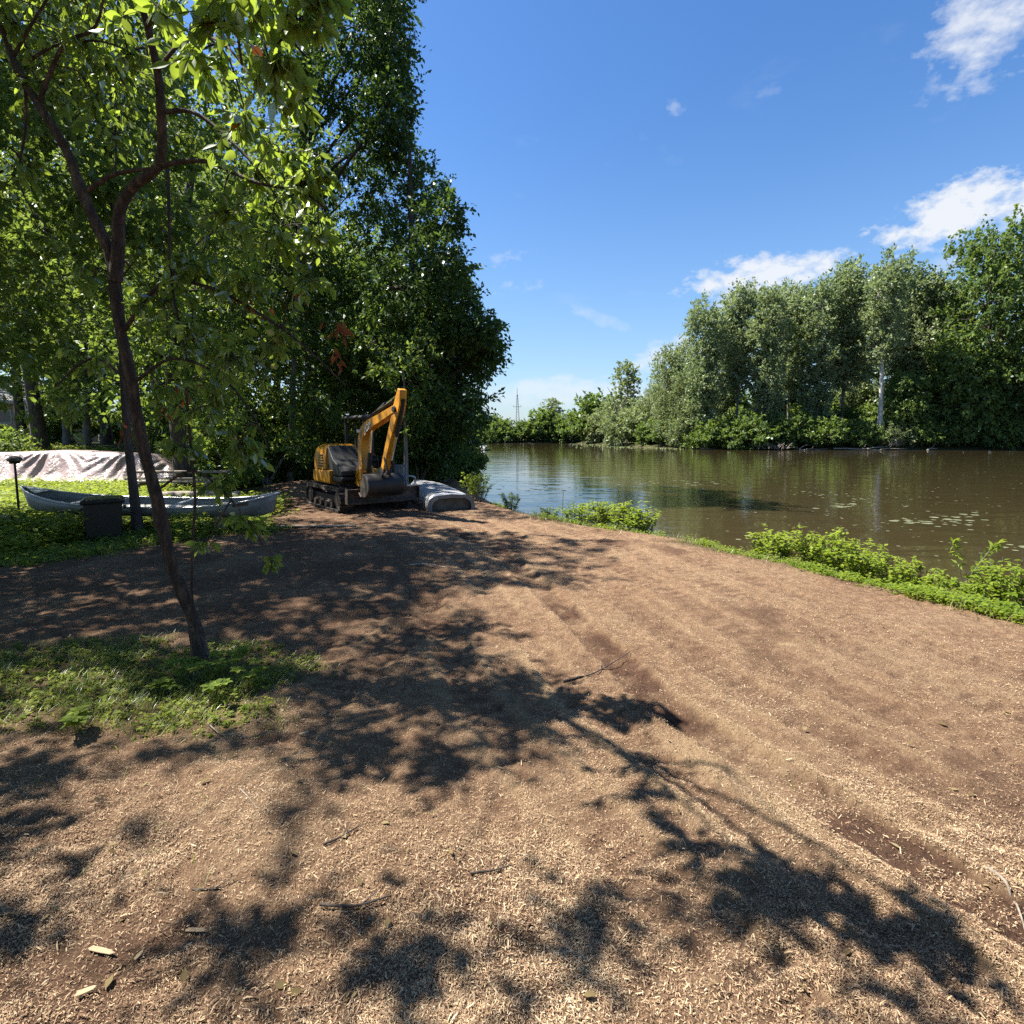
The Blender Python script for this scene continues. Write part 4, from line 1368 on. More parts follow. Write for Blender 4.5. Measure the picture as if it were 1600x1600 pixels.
part('counterweight', loft([(rounded(-1.12, .30, -.76, .76, .45), .60), (rounded(-1.16, .30, -.78, .78, .46), .66), (rounded(-1.16, .30, -.78, .78, .46), .88), (rounded(-1.13, .30, -.76, .76, .45), .91)]), M['yellow'], ex, .01)
cov = part('engine_cover', loft([(rounded(-1.12, -.02, -.755, .10, .42), .925), (rounded(-1.13, -.02, -.755, .10, .42), 1.2), (rounded(-1.08, -.05, -.72, .08, .40), 1.40), (rounded(-.98, -.11, -.63, .04, .35), 1.50), (rounded(-.85, -.2, -.52, -.02, .28), 1.53)]), M['yellow'], ex, .012)
for q in range(5):
    part('vent_slot', sbox((-.32, -.757, 1.0 + q * .066), (.36 - .03 * q, .012, .030), 0, 0), M['black_paint'], cov, .003)
part('rear_hood', loft([(rounded(-1.13, -.35, .08, .755, .36), .925), (rounded(-1.13, -.35, .08, .755, .36), 1.15), (rounded(-1.05, -.38, .10, .70, .33), 1.27)]), M['yellow'], ex, .012)
part('side_panel', sprism([(.0, .80), (.86, .80), (.86, .92), (.66, 1.02), (.30, 1.18), (.0, 1.50)], -.70, -.02), M['black_paint'], ex, .02)
part('floor_plate', sbox((.35, .38, .80), (1.05, .78, .04)), M['black_paint'], ex, .005)
# canopy
for (x, y, x2) in ((-.62, .02, -.62), (-.62, .74, -.62), (.58, .02, .50), (.58, .74, .50)):
    part('canopy_post', sbox(((x + x2) / 2, y, 1.50), (.065, .065, 1.38), 0, -(x - x2) / 1.38), M['black_paint'], ex, .008)
part('canopy_roof', loft([([(-.72, -.05), (.66, -.05), (.66, .81), (-.72, .81)], 2.15), ([(-.74, -.06), (.68, -.06), (.68, .82), (-.74, .82)], 2.19), ([(-.66, 0), (.60, 0), (.60, .76), (-.66, .76)], 2.24)]), M['black_paint'], ex, .015)
part('rear_screen_frame', sjoin(sbox((-.62, .38, 1.25), (.04, .7, .04)), sbox((-.62, .38, 1.7), (.03, .7, .03))), M['black_paint'], ex)
part('rear_guard', sjoin(sbox((-.60, .38, 1.16), (.03, .70, .72)), *[sbox((-.60, .10 + .14 * q, 1.82), (.02, .02, .6)) for q in range(5)]), M['black_paint'], ex)
part('side_guard', sbox((-.05, .735, 1.05), (1.0, .03, .5)), M['black_paint'], ex, .01)
se = part('seat', sbox((-.12, .38, 1.12), (.48, .48, .12)), M['black_paint'], ex, .04)
part('backrest', sbox((-.36, .38, 1.42), (.12, .46, .56), 0, -.15), M['black_paint'], se, .04)
part('seat_base', sbox((-.12, .38, .94), (.36, .36, .26)), M['black_paint'], se, .02)
part('control_console', sjoin(sbox((.02, .10, 1.12), (.42, .12, .18)), sbox((.02, .67, 1.12), (.42, .12, .18))), M['black_paint'], ex, .02)
for y in (.10, .67):
    part('control_lever', sjoin(scyl((.16, y, 1.18), (.22, y, 1.40), .012, n=8), scyl((.22, y, 1.38), (.235, y, 1.48), .022, n=8)), M['black_paint'], ex)
part('travel_lever', sjoin(scyl((.62, .34, .82), (.52, .34, 1.25), .012, n=8), scyl((.62, .44, .82), (.52, .44, 1.25), .012, n=8)), M['black_paint'], ex)
# working arm (offset to the right-hand side of the machine)
BY = -.22


def strip(cen, wid):
    """closed outline of a tapering band along centre points in x-z"""
    c = np.array(cen, float)
    t = np.gradient(c, axis=0)
    t /= np.linalg.norm(t, axis=1)[:, None]
    nn_ = np.stack([-t[:, 1], t[:, 0]], 1)
    w = np.array(wid)[:, None] / 2
    return [tuple(p) for p in c + nn_ * w] + [tuple(p) for p in (c - nn_ * w)[::-1]]


sw = part('swing_bracket', sjoin(sprism([(.86, .62), (1.10, .56), (1.20, .66), (1.18, .98), (1.05, 1.06), (.92, .95)], BY - .17, BY - .11), sprism([(.86, .62), (1.10, .56), (1.20, .66), (1.18, .98), (1.05, 1.06), (.92, .95)], BY + .11, BY + .17),
                                 sbox((.95, BY, .72), (.2, .26, .2))), M['yellow'], ex, .01)
bc = curve([(1.06, 0, .90), (.99, 0, 1.22), (1.01, 0, 1.64), (1.27, 0, 1.92), (1.95, 0, 2.10), (2.75, 0, 2.30)], 20)[:, [0, 2]]
k = np.linspace(0, 1, len(bc))
boom = part('boom', sprism(strip(bc, np.interp(k, [0, .12, .42, .55, .8, 1], [.14, .18, .25, .25, .19, .15])), BY - .095, BY + .095), M['yellow'], ex, .012)
mid = bc[len(bc) * 11 // 20]
# lettering on the flank of the boom
tc_ = bpy.data.curves.new('lettering', 'FONT')
tc_.body = 'JCB'
tc_.size = .21
tc_.shear = .25
tc_.extrude = .003
tc_.offset = .006
tmp = bpy.data.objects.new('tmp_text', tc_)
C.objects.link(tmp)
dg = bpy.context.evaluated_depsgraph_get()
tme = bpy.data.meshes.new_from_object(tmp.evaluated_get(dg))
bpy.data.objects.remove(tmp)
sl = math.atan2(2.08 - 1.86, 1.95 - 1.30)
le = obj('lettering', tme, M['white_paint'], boom)
le.matrix_local = Matrix.Translation((1.30, BY - .1005, 1.80)) @ Matrix.Rotation(-sl, 4, 'Y') @ Matrix.Rotation(R(90), 4, 'X')
tc_.offset = .016
tc_.extrude = .001
tmp = bpy.data.objects.new('tmp_text', tc_)
C.objects.link(tmp)
dg = bpy.context.evaluated_depsgraph_get()
tme2 = bpy.data.meshes.new_from_object(tmp.evaluated_get(dg))
bpy.data.objects.remove(tmp)
lo = obj('letter_outline', tme2, M['black_paint'], boom)
lo.matrix_local = Matrix.Translation((1.30, BY - .0965, 1.80)) @ Matrix.Rotation(-sl, 4, 'Y') @ Matrix.Rotation(R(90), 4, 'X')
part('boom_lamp', sjoin(sbox((1.02, BY - .12, 1.84), (.10, .07, .08)), ), M['lamp_glass'], boom, .01)
hp = curve([(1.0, BY - .05, 1.0), (.82, BY - .05, 1.4), (.90, BY - .05, 1.72), (1.25, BY - .05, 2.10), (2.6, BY - .05, 2.47)], 16)
for dy in (0, .07):
    part('hose', sjoin(*[scyl((a_[0], a_[1] + dy, a_[2]), (b_[0], b_[1] + dy, b_[2]), .018, n=6) for a_, b_ in zip(hp[:-1], hp[1:])]), M['rubber'], boom)
part('boom_cylinder', sjoin(scyl((1.20, BY, .72), (1.36, BY, 1.35), .055, n=14)), M['black_paint'], ex)
part('cylinder_rod', scyl((1.34, BY, 1.3), (1.44, BY, 1.86), .028, n=12), M['chrome'], ex)
part('arm_cylinder', scyl((1.24, BY, 2.06), (2.2, BY, 2.42), .055, n=14), M['black_paint'], ex)
part('cylinder_rod', scyl((2.18, BY, 2.41), (2.84, BY, 2.61), .028, n=12), M['chrome'], ex)
ac = np.array([(2.93, 2.68), (2.84, 2.42), (2.74, 2.22), (2.48, 1.75), (2.24, 1.30), (2.08, .96)])
arm = part('arm', sprism(strip(ac, [.12, .24, .24, .19, .15, .12]), BY - .08, BY + .08), M['yellow'], ex, .012)
part('arm_pin', scyl((2.75, BY - .13, 2.28), (2.75, BY + .13, 2.28), .06, n=14), M['black_paint'], arm)
part('bucket_cylinder', scyl((2.97, BY, 2.48), (2.66, BY, 1.72), .048, n=14), M['black_paint'], ex)
part('cylinder_rod', scyl((2.68, BY, 1.76), (2.40, BY, 1.22), .024, n=12), M['chrome'], ex)
part('bucket_link', sjoin(sbox((2.30, BY - .075, 1.12), (.07, .025, .36), 0, -.45), sbox((2.30, BY + .075, 1.12), (.07, .025, .36), 0, -.45), sbox((2.16, BY, .98), (.26, .1, .06), 0, .5)), M['black_paint'], ex, .006)
# bucket: wide, curled in under the arm
bcx, bcz, br = 1.92, .66, .25
oa = [(bcx + br * math.cos(t) * 1.05, bcz + br * math.sin(t)) for t in np.linspace(R(95), R(-125), 12)]
ia = [(bcx + (br - .02) * math.cos(t) * 1.05, bcz + (br - .02) * math.sin(t)) for t in np.linspace(R(-125), R(95), 12)]
buc = part('bucket', sjoin(sprism(oa + ia, BY - .42, BY + .42)), M['black_paint'], ex, .004)
side = oa + [(bcx - .14, bcz + .02)]
for s in (-1, 1):
    part('side_plate', sprism(side, BY + s * .422 - .009, BY + s * .422 + .009), M['steel_worn'], buc, .003)
    part('bucket_ear', sprism([(1.92, .92), (2.12, .84), (2.20, .96), (2.10, 1.06), (1.96, 1.02)], BY + s * .09 - .012, BY + s * .09 + .012), M['black_paint'], buc, .004)
for q in range(5):
    part('tooth', sbox((bcx - .25, BY - .38 + q * .19, bcz - .22), (.14, .06, .03), 0, .7), M['steel_worn'], buc, .004)

# ------------------------------------------------------------------ overturned boat, chairs
M['aluminium'] = solid('aluminium', [(.45, .45, .45), (.60, .60, .60), (.70, .70, .69)], 3, .30, metal=.35, bump=.012, bscale=2.2, stretch=(.6, 3, 1))
M['alu_dull'] = solid('alu_dull', [(.10, .105, .11), (.16, .165, .17), (.24, .24, .24)], 4, .5, metal=.35, bump=.001)
M['alu_dark'] = solid('alu_dark', [(.035, .033, .03), (.07, .065, .058), (.11, .10, .09)], 5, .6, metal=.3)
bs0, bs1 = np.array((-1.42, 12.65)), np.array((-3.0, 16.9))
bv = bs1 - bs0
BL = np.linalg.norm(bv)
boat = empty('overturned_boat', (bs0[0], bs0[1], g1(*bs0) - .0), math.atan2(bv[1], bv[0]), 'silver aluminium rowing boat lying upside down by the water behind the dozer blade', 'boat')
v, f = [], []
NS, NC = 16, 14
for q in range(NS + 1):
    t = q / NS
    b_ = .56 * (1 - .85 * max(0, (t - .45) / .55) ** 2.0)
    hgt = .37 + .05 * math.sin(t * 3.1)
    for k in range(NC + 1):
        a_ = math.pi * k / NC
        cy = math.cos(a_)
        sy = math.sin(a_)
        v.append((t * BL, b_ * math.copysign(abs(cy) ** .55, cy), hgt * sy ** .5 + (.015 if 3 < k < 11 and k % 2 else 0)))
for q in range(NS):
    for k in range(NC):
        i0 = q * (NC + 1) + k
        f.append((i0, i0 + 1, i0 + NC + 2, i0 + NC + 1))
hull = part('hull', (v, f), M['aluminium'], boat, smooth=True)
so = hull.modifiers.new('thick', 'SOLIDIFY')
so.thickness = .03
rim = [(v[k][1], v[k][2]) for k in range(NC + 1)]
inn = [(y * .86, z * .80 - .0) for y, z in rim]
tv = [(.06, y, z) for y, z in inn]
part('transom', (tv + [(.10, y, z) for y, z in inn], [tuple(range(NC + 1)), tuple(range(2 * NC + 1, NC, -1))] + [(q, q + 1, NC + 2 + q, NC + 1 + q) for q in range(NC)]), M['alu_dark'], boat)
tvr = [(-.008, y, z) for y, z in rim] + [(-.008, y * .84, z * .78) for y, z in rim]
fl = [(q, q + 1, NC + 2 + q, NC + 1 + q) for q in range(NC)]
o = part('stern_rim', (tvr, fl), M['alu_dull'], boat)
so = o.modifiers.new('thick', 'SOLIDIFY')
so.thickness = .05
so.offset = 1

M['grey_plastic'] = solid('grey_plastic', [(.20, .235, .26), (.27, .31, .335)], 3, .45)


def chair(x, y, rz, lab):
    """moulded patio chair with a slatted back"""
    c = empty('patio_chair', (x, y, g1(x, y)), rz, lab, 'chair', 'grey plastic patio chairs')
    part('seat', sjoin(sbox((0, 0, .42), (.46, .44, .03)), sbox((0, -.21, .39), (.46, .03, .07))), M['grey_plastic'], c, .012)
    sl_ = [sbox((-.19 + .054 * q, .22 + .05, .70), (.044, .02, .50)) for q in range(8)]
    part('backrest', sjoin(*sl_, sbox((0, .27, .955), (.46, .026, .07)), sbox((0, .27, .45), (.46, .026, .05)), sbox((-.225, .27, .70), (.03, .03, .56)), sbox((.225, .27, .70), (.03, .03, .56))), M['grey_plastic'], c, .006)
    for s in (-1, 1):
        p = curve([(s * .24, .26, .70), (s * .29, .10, .68), (s * .29, -.18, .64), (s * .28, -.24, .58), (s * .27, -.24, .40)], 12)
        part('armrest', sjoin(*[scyl(tuple(a_), tuple(b_), .022, n=8) for a_, b_ in zip(p[:-1], p[1:])]), M['grey_plastic'], c)
        part('leg', scyl((s * .22, -.20, .42), (s * .26, -.25, 0), .03, .022, 8), M['grey_plastic'], c)
        part('leg', scyl((s * .22, .24, .44), (s * .25, .32, 0), .03, .022, 8), M['grey_plastic'], c)
    return c


chair(-2.95, 14.55, R(170), 'grey slatted patio chair seen from behind, beside the overturned boat')
chair(-3.42, 15.35, R(150), 'pale grey patio chair half hidden behind the excavator canopy')

# ------------------------------------------------------------------ canoe and its surroundings
M['canoe'] = solid('canoe_aluminium', [(.15, .155, .145), (.22, .225, .21), (.30, .30, .28)], 2.5, .55, metal=.25, bump=.001, bscale=7)
cx_, cy_ = -6.75, 10.1
cz_ = .27
can = empty('canoe', (cx_, cy_, cz_), R(-1.5), 'long silver aluminium canoe resting on blocks in the weeds', 'canoe')
can.rotation_euler = (R(5), R(1.2), R(-1.5))
HL = 2.43
v, f = [], []
NS, NC = 28, 14
for q in range(NS + 1):
    t = -1 + 2 * q / NS
    b_ = .44 * max(0, 1 - abs(t) ** 2.4) ** .75 + .012
    shz = .235 + .24 * abs(t) ** 3.2
    kz = .02 + .10 * max(0, (abs(t) - .8) / .2) ** 2
    xs_ = t * HL
    for k in range(NC + 1):
        a_ = math.pi * k / NC
        cyy, syy = math.cos(a_), math.sin(a_)
        v.append((xs_ - math.copysign(.10, t) * max(0, (abs(t) - .85) / .15) * (syy ** .5), b_ * math.copysign(abs(cyy) ** .6, cyy), shz - (shz - kz) * syy ** .62))
for q in range(NS):
    for k in range(NC):
        i0 = q * (NC + 1) + k
        f.append((i0, i0 + NC + 1, i0 + NC + 2, i0 + 1))
hull = part('hull', (v, f), M['canoe'], can, smooth=True)
so = hull.modifiers.new('thick', 'SOLIDIFY')
so.thickness = .008
for s in (0, NC):
    gp = np.array([v[q * (NC + 1) + s] for q in range(NS + 1)])
    part('gunwale', sjoin(*[scyl(tuple(a_), tuple(b_), .016, n=7) for a_, b_ in zip(gp[:-1], gp[1:])]), M['aluminium'], can)
for xq in (-.62, .62):
    part('thwart', sbox((xq * 1.0, 0, .25), (.06, .80, .02)), M['aluminium'], can, .004)
for xq in (-1.35, 1.25):
    part('seat', sbox((xq, 0, .19), (.24, .62, .02)), M['alu_dull'], can, .004)
for s in (-1, 1):
    part('end_deck', ([(s * 2.40, 0, .495), (s * 2.0, -.19, .395), (s * 2.0, .19, .395)], [(0, 1, 2)]), M['aluminium'], can)
part('hull_sticker', ([(1.72, -.285, .335), (1.98, -.205, .365), (1.98, -.20, .275), (1.72, -.275, .245)], [(0, 1, 2, 3)]), M['alu_dark'], can).location = (0, -.03, 0)
M['timber'] = solid('timber', [(.12, .085, .06), (.22, .17, .12), (.30, .25, .19)], 3, .85, stretch=(1, 8, 8), bump=.004)
for xq, lab in ((-8.2, 'weathered timber block under the left half of the canoe'), (-5.3, 'weathered timber block under the right half of the canoe')):
    zz = g1(xq, cy_)
    tag(part('timber_block', sbox((xq, cy_, (zz + cz_) / 2), (.14, .75, cz_ - zz + .02)), M['timber'], None, .01), lab, 'block', 'blocks carrying the canoe')

# black lidded bin in front of the canoe
M['black_plastic'] = solid('black_plastic', [(.006, .0065, .006), (.012, .012, .011)], 5, .42)
bp_ = on_ground(142, 850)
bn = empty('storage_bin', (bp_[0], bp_[1] + .3, g1(bp_[0], bp_[1] + .3)), R(36), 'square black plastic bin standing in front of the canoe', 'bin')
part('body', loft([([(-.27, -.27), (.27, -.27), (.27, .27), (-.27, .27)], 0), ([(-.30, -.30), (.30, -.30), (.30, .30), (-.30, .30)], .66)]), M['black_plastic'], bn, .02)
part('rim', loft([([(-.335, -.335), (.335, -.335), (.335, .335), (-.335, .335)], .645), ([(-.345, -.345), (.345, -.345), (.345, .345), (-.345, .345)], .70)]), M['black_plastic'], bn, .012)
part('lid', loft([([(-.33, -.33), (.33, -.33), (.33, .33), (-.33, .33)], .703), ([(-.28, -.28), (.28, -.28), (.28, .28), (-.28, .28)], .735)]), M['black_plastic'], bn, .012)
for s in (-1, 1):
    part('handle', sbox((s * .335, 0, .56), (.05, .22, .04)), M['black_plastic'], bn, .012)
bn.scale = (.86, .86, 1)
# dark tub cut by the picture edge
tb = on_ground(-8, 842)
tub = empty('garden_tub', (tb[0], tb[1], g1(tb[0], tb[1])), 0, 'black round tub in the weeds at the left picture edge', 'tub')
part('body', scyl((0, 0, 0), (0, 0, .34), .20, .27, 22), M['black_plastic'], tub, .02)
part('rim', scyl((0, 0, .33), (0, 0, .375), .285, n=22), M['black_plastic'], tub, .01)

# garden light on a thin post at the canoe tip
gx, gy = (22 - 800) / FPX * 10.5, 10.5
lz = g1(gx, gy)
gl_ = empty('garden_light', (gx, gy, lz), 0, 'dark mushroom-capped garden light on a thin post behind the canoe tip', 'garden light')
part('post', scyl((.04, 0, -.1), (0, 0, 1.22 - lz), .020, n=10), M['black_paint'], gl_)
zz = 1.20 - lz
part('lamp_head', sjoin(scyl((0, 0, zz), (0, 0, zz + .06), .07, .10, 18)), M['black_paint'], gl_)
part('cap', loft([([(r_ * math.cos(a_), r_ * math.sin(a_)) for a_ in np.linspace(0, 2 * math.pi, 19)[:-1]], zz + h_) for r_, h_ in ((.115, .055), (.125, .075), (.11, .11), (.07, .14), (.02, .155))]), M['steel_worn'], gl_, smooth=True)

# tarp over a long heap
m, ns, ls = new_mat('tarp')
tcn = ns.new('ShaderNodeTexCoord')
nz = node(ns, 'ShaderNodeTexNoise', {'Scale': 1.2, 'Detail': 5, 'Roughness': .6})
ls.new(tcn.outputs['Object'], nz.inputs[0])
rp = ramp(ns, [(.3, (.27, .185, .16)), (.55, (.36, .265, .235)), (.75, (.44, .35, .32))])
ls.new(nz.outputs[0], rp.inputs[0])
bs = node(ns, 'ShaderNodeBsdfPrincipled', {'Roughness': .33, 'Specular IOR Level': .6, 'Sheen Weight': .1})
ls.new(rp.outputs[0], bs.inputs['Base Color'])
n3 = node(ns, 'ShaderNodeTexNoise', {'Scale': 9, 'Detail': 4, 'Roughness': .6})
ls.new(tcn.outputs['Object'], n3.inputs[0])
bb = node(ns, 'ShaderNodeBump', {'Strength': .8, 'Distance': .04})
ls.new(n3.outputs[0], bb.inputs['Height'])
ls.new(bb.outputs[0], bs.inputs['Normal'])
ls.new(bs.outputs[0], ns.new('ShaderNodeOutputMaterial').inputs[0])
M['tarp'] = m
TX0, TX1, TY = -19.8, -11.6, 19.3
nu, nv_ = 260, 60
u = np.linspace(0, 1, nu)
w = np.linspace(-1, 1, nv_)
UU, VV = np.meshgrid(u, w)
xx = TX0 + (TX1 - TX0) * UU
ties = np.array([-19.6, -17.7, -16.1, -13.3, -12.0])
near_t = np.min(np.abs(xx[..., None] - ties), -1)
tid = ties[np.argmin(np.abs(xx[..., None] - ties), -1)]
aV = np.abs(VV)
endt = sstep(0, .10, UU) * sstep(1, .86, UU)
zr = 1.02 * (.5 + .5 * endt) - .05 * np.sin((xx - TX0) * 1.1)
prof_z = 1 - sstep(.18, 1.0, aV) * .98
swag = .10 * np.exp(-near_t * 1.6) * sstep(.15, .4, aV) * (1 - aV)
fold_a = (xx - tid) / (.25 + 1.4 * np.clip(aV - .25, 0, 1))
fold = .032 * np.sin(fold_a * 9 + tid * 3 + 5 * fbm(xx.ravel(), (VV * 1.5).ravel(), .8, 95, 3).reshape(xx.shape)) * (.4 + 1.2 * fbm(xx.ravel(), VV.ravel(), .9, 96, 2).reshape(xx.shape)) * sstep(.22, .5, aV) * np.exp(-near_t * .5)
fold += .04 * (fbm(xx.ravel(), (VV * 2).ravel(), .5, 91, 3).reshape(xx.shape) - .5)
ybase = VV * (.95 + .25 * aV) + fold * np.sign(VV) * 1.4
zt = zr * prof_z + swag + fold * .35
gt = gz(xx.ravel(), (TY + ybase).ravel()).reshape(xx.shape)
P = np.stack([xx, TY + ybase, gt * .6 + .12 + zt], -1).reshape(-1, 3)
k = (np.arange(nv_ - 1)[:, None] * nu + np.arange(nu - 1)[None]).ravel()
ta = Acc()
ta.add(P, np.stack([k, k + 1, k + nu + 1, k + nu], 1))
to = tag(obj('tarp_covered_heap', ta.mesh('tarp', True), M['tarp']), 'long heap under a creased brown and silvery tarp behind the weeds', 'tarp')

# stacked planks to the right of the tarp
pk = [(-9.6, 15.3, .62, 2.6, .06, 'uppermost pale plank of the rack behind the canoe'), (-9.7, 15.2, .44, 2.7, .05, 'middle pale plank of the rack behind the canoe'), (-9.5, 15.1, .36, 2.4, .05, 'lower pale plank of the rack behind the canoe')]
for x, y, z, l_, h_, lab in pk:
    tag(part('plank', sbox((x + .3, y, z + .1), (l_, .26, h_), R(2)), M['wood_pale'], None, .006), lab, 'plank', 'planks stacked on trestles behind the canoe')
for x, lab in ((-10.3, 'left dark trestle carrying the pale planks'), (-8.4, 'right dark trestle carrying the pale planks')):
    tr = empty('trestle', (x, 15.2, g1(x, 15.2)), 0, lab, 'trestle', 'trestles under the planks')
    h_ = .43 - g1(x, 15.2)
    part('beam', sbox((0, 0, h_ - .04), (.10, .7, .08)), M['timber'], tr, .006)
    for s in (-1, 1):
        part('leg', sbox((0, s * .28, (h_ - .08) / 2), (.08, .08, h_ - .08)), M['timber'], tr, .006)
a = Acc()
p = curve([(-8.4, 12.9, .30), (-7.4, 12.8, .33), (-6.5, 12.9, .30)], 10)
a.tube(p, .11, 12, cap=True)
tag(obj('weathered_log', a.mesh('weathered_log', True), M['wood_pale']), 'pale weathered log lying in the weeds behind the canoe', 'log')
# long pale board on the mulch in front of the excavator
b0, b1 = on_ground(432, 824), on_ground(556, 823)
mid = (b0 + b1) / 2
tag(part('board', sbox((mid[0], mid[1], g1(mid[0], mid[1]) + .025), (np.linalg.norm(b1 - b0), .09, .03), math.atan2(b1[1] - b0[1], b1[0] - b0[0])), M['wood_pale'], None, .004), 'thin pale board lying on the mulch left of the excavator tracks', 'board')

# house behind the trees
M['siding'] = solid('siding', [(.30, .22, .12), (.36, .27, .155)], 2, .8)
M['trim'] = solid('trim', [(.36, .33, .28), (.44, .41, .36)], 4, .7)
M['shingle'] = solid('shingle', [(.16, .15, .14), (.26, .245, .23), (.34, .32, .30)], 5, .9, bump=.01)
M['window_glass'] = solid('window_glass', [(.02, .023, .026), (.035, .04, .043)], 2, .08)
HX, HY = -31.9, 36.0
hz_ = g1(HX - 4, HY)
hs_ = empty('house', (HX, HY, hz_), R(6), 'low tan house with a grey shingled roof beyond the trees', 'house')
part('wall', sbox((-5.0, 3.5, 1.35), (10, 7, 2.9)), M['siding'], hs_)
for q in range(11):
    part('siding_board', sbox((-5.0, -.012, .12 + q * .25), (10, .02, .235)), M['siding'], hs_)
part('roof', sprism([(-10.5, 2.55), (.55, 2.55), (.55, 2.72), (-10.5, 2.72)], -.6, 7.6), M['trim'], hs_)
rf = part('roof', ([(-10.6, -.65, 2.72), (.65, -.65, 2.72), (.65, 7.65, 2.72), (-10.6, 7.65, 2.72), (-9, 3.5, 4.4), (-1.6, 3.5, 4.4)], [(0, 1, 5, 4), (1, 2, 5), (2, 3, 4, 5), (3, 0, 4), (3, 2, 1, 0)]), M['shingle'], hs_)
wd = part('window', sbox((-1.5, -.03, 1.7), (1.1, .06, .9)), M['trim'], hs_, .01)
part('pane', sbox((-1.5, -.065, 1.7), (.9, .02, .7)), M['window_glass'], wd)
wd = part('window', sbox((-4.6, -.03, 1.7), (1.4, .06, .9)), M['trim'], hs_, .01)
part('pane', sbox((-4.6, -.065, 1.7), (1.2, .02, .7)), M['window_glass'], wd)
part('downspout', sjoin(scyl((-.05, -.1, 2.5), (.25, -.1, .1), .05, n=8)), M['white_paint'], hs_)
part('foundation', sbox((-5, 3.5, -.4), (9.9, 6.9, .7)), M['trim'], hs_)

# ------------------------------------------------------------------ things on the water and beyond
def moored(px, py, L_, lab, rz):
    d = (CAM_H - WATER_Z) * FPX / (py - 680)
    x = (px - 800) / FPX * d
    b = empty('moored_boat', (x, d, WATER_Z - .08), rz, lab, 'boat', 'pale boats moored under the near bank trees')
    lv_ = []
    for z, k_ in ((0, .72), (.3, .95), (.62, 1.0)):
        lv_.append(([(-.5 * L_ * k_, -.42 * k_), (.2 * L_ * k_, -.46 * k_), (.5 * L_ * k_, 0), (.2 * L_ * k_, .46 * k_), (-.5 * L_ * k_, .42 * k_)], z))
    part('hull', loft(lv_), M['white_paint'], b, .03)
    part('windscreen', sbox((.05 * L_, 0, .72), (.5, .6, .22), 0, .4), M['window_glass'], b, .02)
    part('rub_rail', loft([([(x_ * 1.02, y_ * 1.04) for x_, y_ in lv_[2][0]], .57), ([(x_ * 1.02, y_ * 1.04) for x_, y_ in lv_[2][0]], .61)]), M['black_paint'], b)


moored(756, 702, 3.2, 'small white boat moored at the end of the near bank trees', R(-80))
moored(692, 706, 3.0, 'pale boat moored deep in the shade under the near bank trees', R(-70))
# dark snag breaking the surface
d = (CAM_H - WATER_Z) * FPX / (716.5 - 680)
x = (757 - 800) / FPX * d
a = Acc()
a.tube(curve([(-.35, 0, -.05), (-.1, 0, .12), (.15, 0, .14), (.38, 0, -.02)], 10), [.05, .07, .09, .11, .12, .12, .12, .11, .09, .06], 8)
a.tube([(-.1, 0, .1), (-.12, .02, .30), (-.2, .0, .42)], (.05, .04, .02), 6)
a.tube([(.16, 0, .12), (.2, .02, .28), (.14, .0, .42)], (.06, .05, .02), 6)
o = tag(obj('snag', a.mesh('snag', True), M['bark_dark']), 'dark stubby snag poking out of the open water', 'snag')
o.location = (x, d, WATER_Z)

# lattice radio mast far beyond the bend
M['mast'] = solid('mast_steel', [(.10, .10, .105), (.14, .14, .14)], .1, .7)
TD = 430
tx = (808 - 800) / FPX * TD
tz = at(808, 606, TD)[2]
ms = empty('radio_mast', (tx, TD, 0), 0, 'thin grey lattice radio mast standing far beyond the river bend', 'mast')
ta = Acc()
NB = 16
for q in range(3):
    a0 = q * 2.094
    a1 = a0 + 2.094
    for k in range(NB):
        r0_, r1_ = 2.3 * (1 - k / NB) + .35, 2.3 * (1 - (k + 1) / NB) + .35
        z0_, z1_ = tz * .86 * k / NB, tz * .86 * (k + 1) / NB
        ta.tube([(r0_ * math.cos(a0), r0_ * math.sin(a0), z0_), (r1_ * math.cos(a0), r1_ * math.sin(a0), z1_)], .2, 4)
        ta.tube([(r0_ * math.cos(a0), r0_ * math.sin(a0), z0_), (r1_ * math.cos(a1), r1_ * math.sin(a1), z1_)], .09, 4)
obj('lattice', ta.mesh('lattice'), M['mast'], ms)
part('antenna', scyl((0, 0, tz * .85), (0, 0, tz), .2, .12, 8), M['mast'], ms)
part('crossarm', sjoin(sbox((0, 0, tz * .62), (6.5, .25, .25)), sbox((-3, 0, tz * .635), (.2, .2, 1.4)), sbox((3, 0, tz * .635), (.2, .2, 1.4))), M['mast'], ms)

# lily pads and drifting leaves
M['lily'] = solid('lily_pad', [(.10, .11, .05), (.17, .18, .09), (.26, .26, .16)], 2, .35, spec=.6)
g = np.random.default_rng(9)
la = Acc()


def pads(px, py, wpx, hpx, n, r0, r1):
    for q in range(n):
        c = on_ground(px + g.normal() * wpx, py + g.normal() * hpx, WATER_Z + .004 + g.random() * .004)
        if shore(c[0], c[1])[0] > -.3:
            continue
        r_ = g.uniform(r0, r1)
        a_ = np.linspace(.15, 2 * math.pi - .15, 8) + g.uniform(0, 6)
        la.add(np.vstack([c, c + np.stack([np.cos(a_) * r_, np.sin(a_) * r_ * .9, np.zeros(8)], 1)]), [[0, k + 1, k + 2] for k in range(7)])


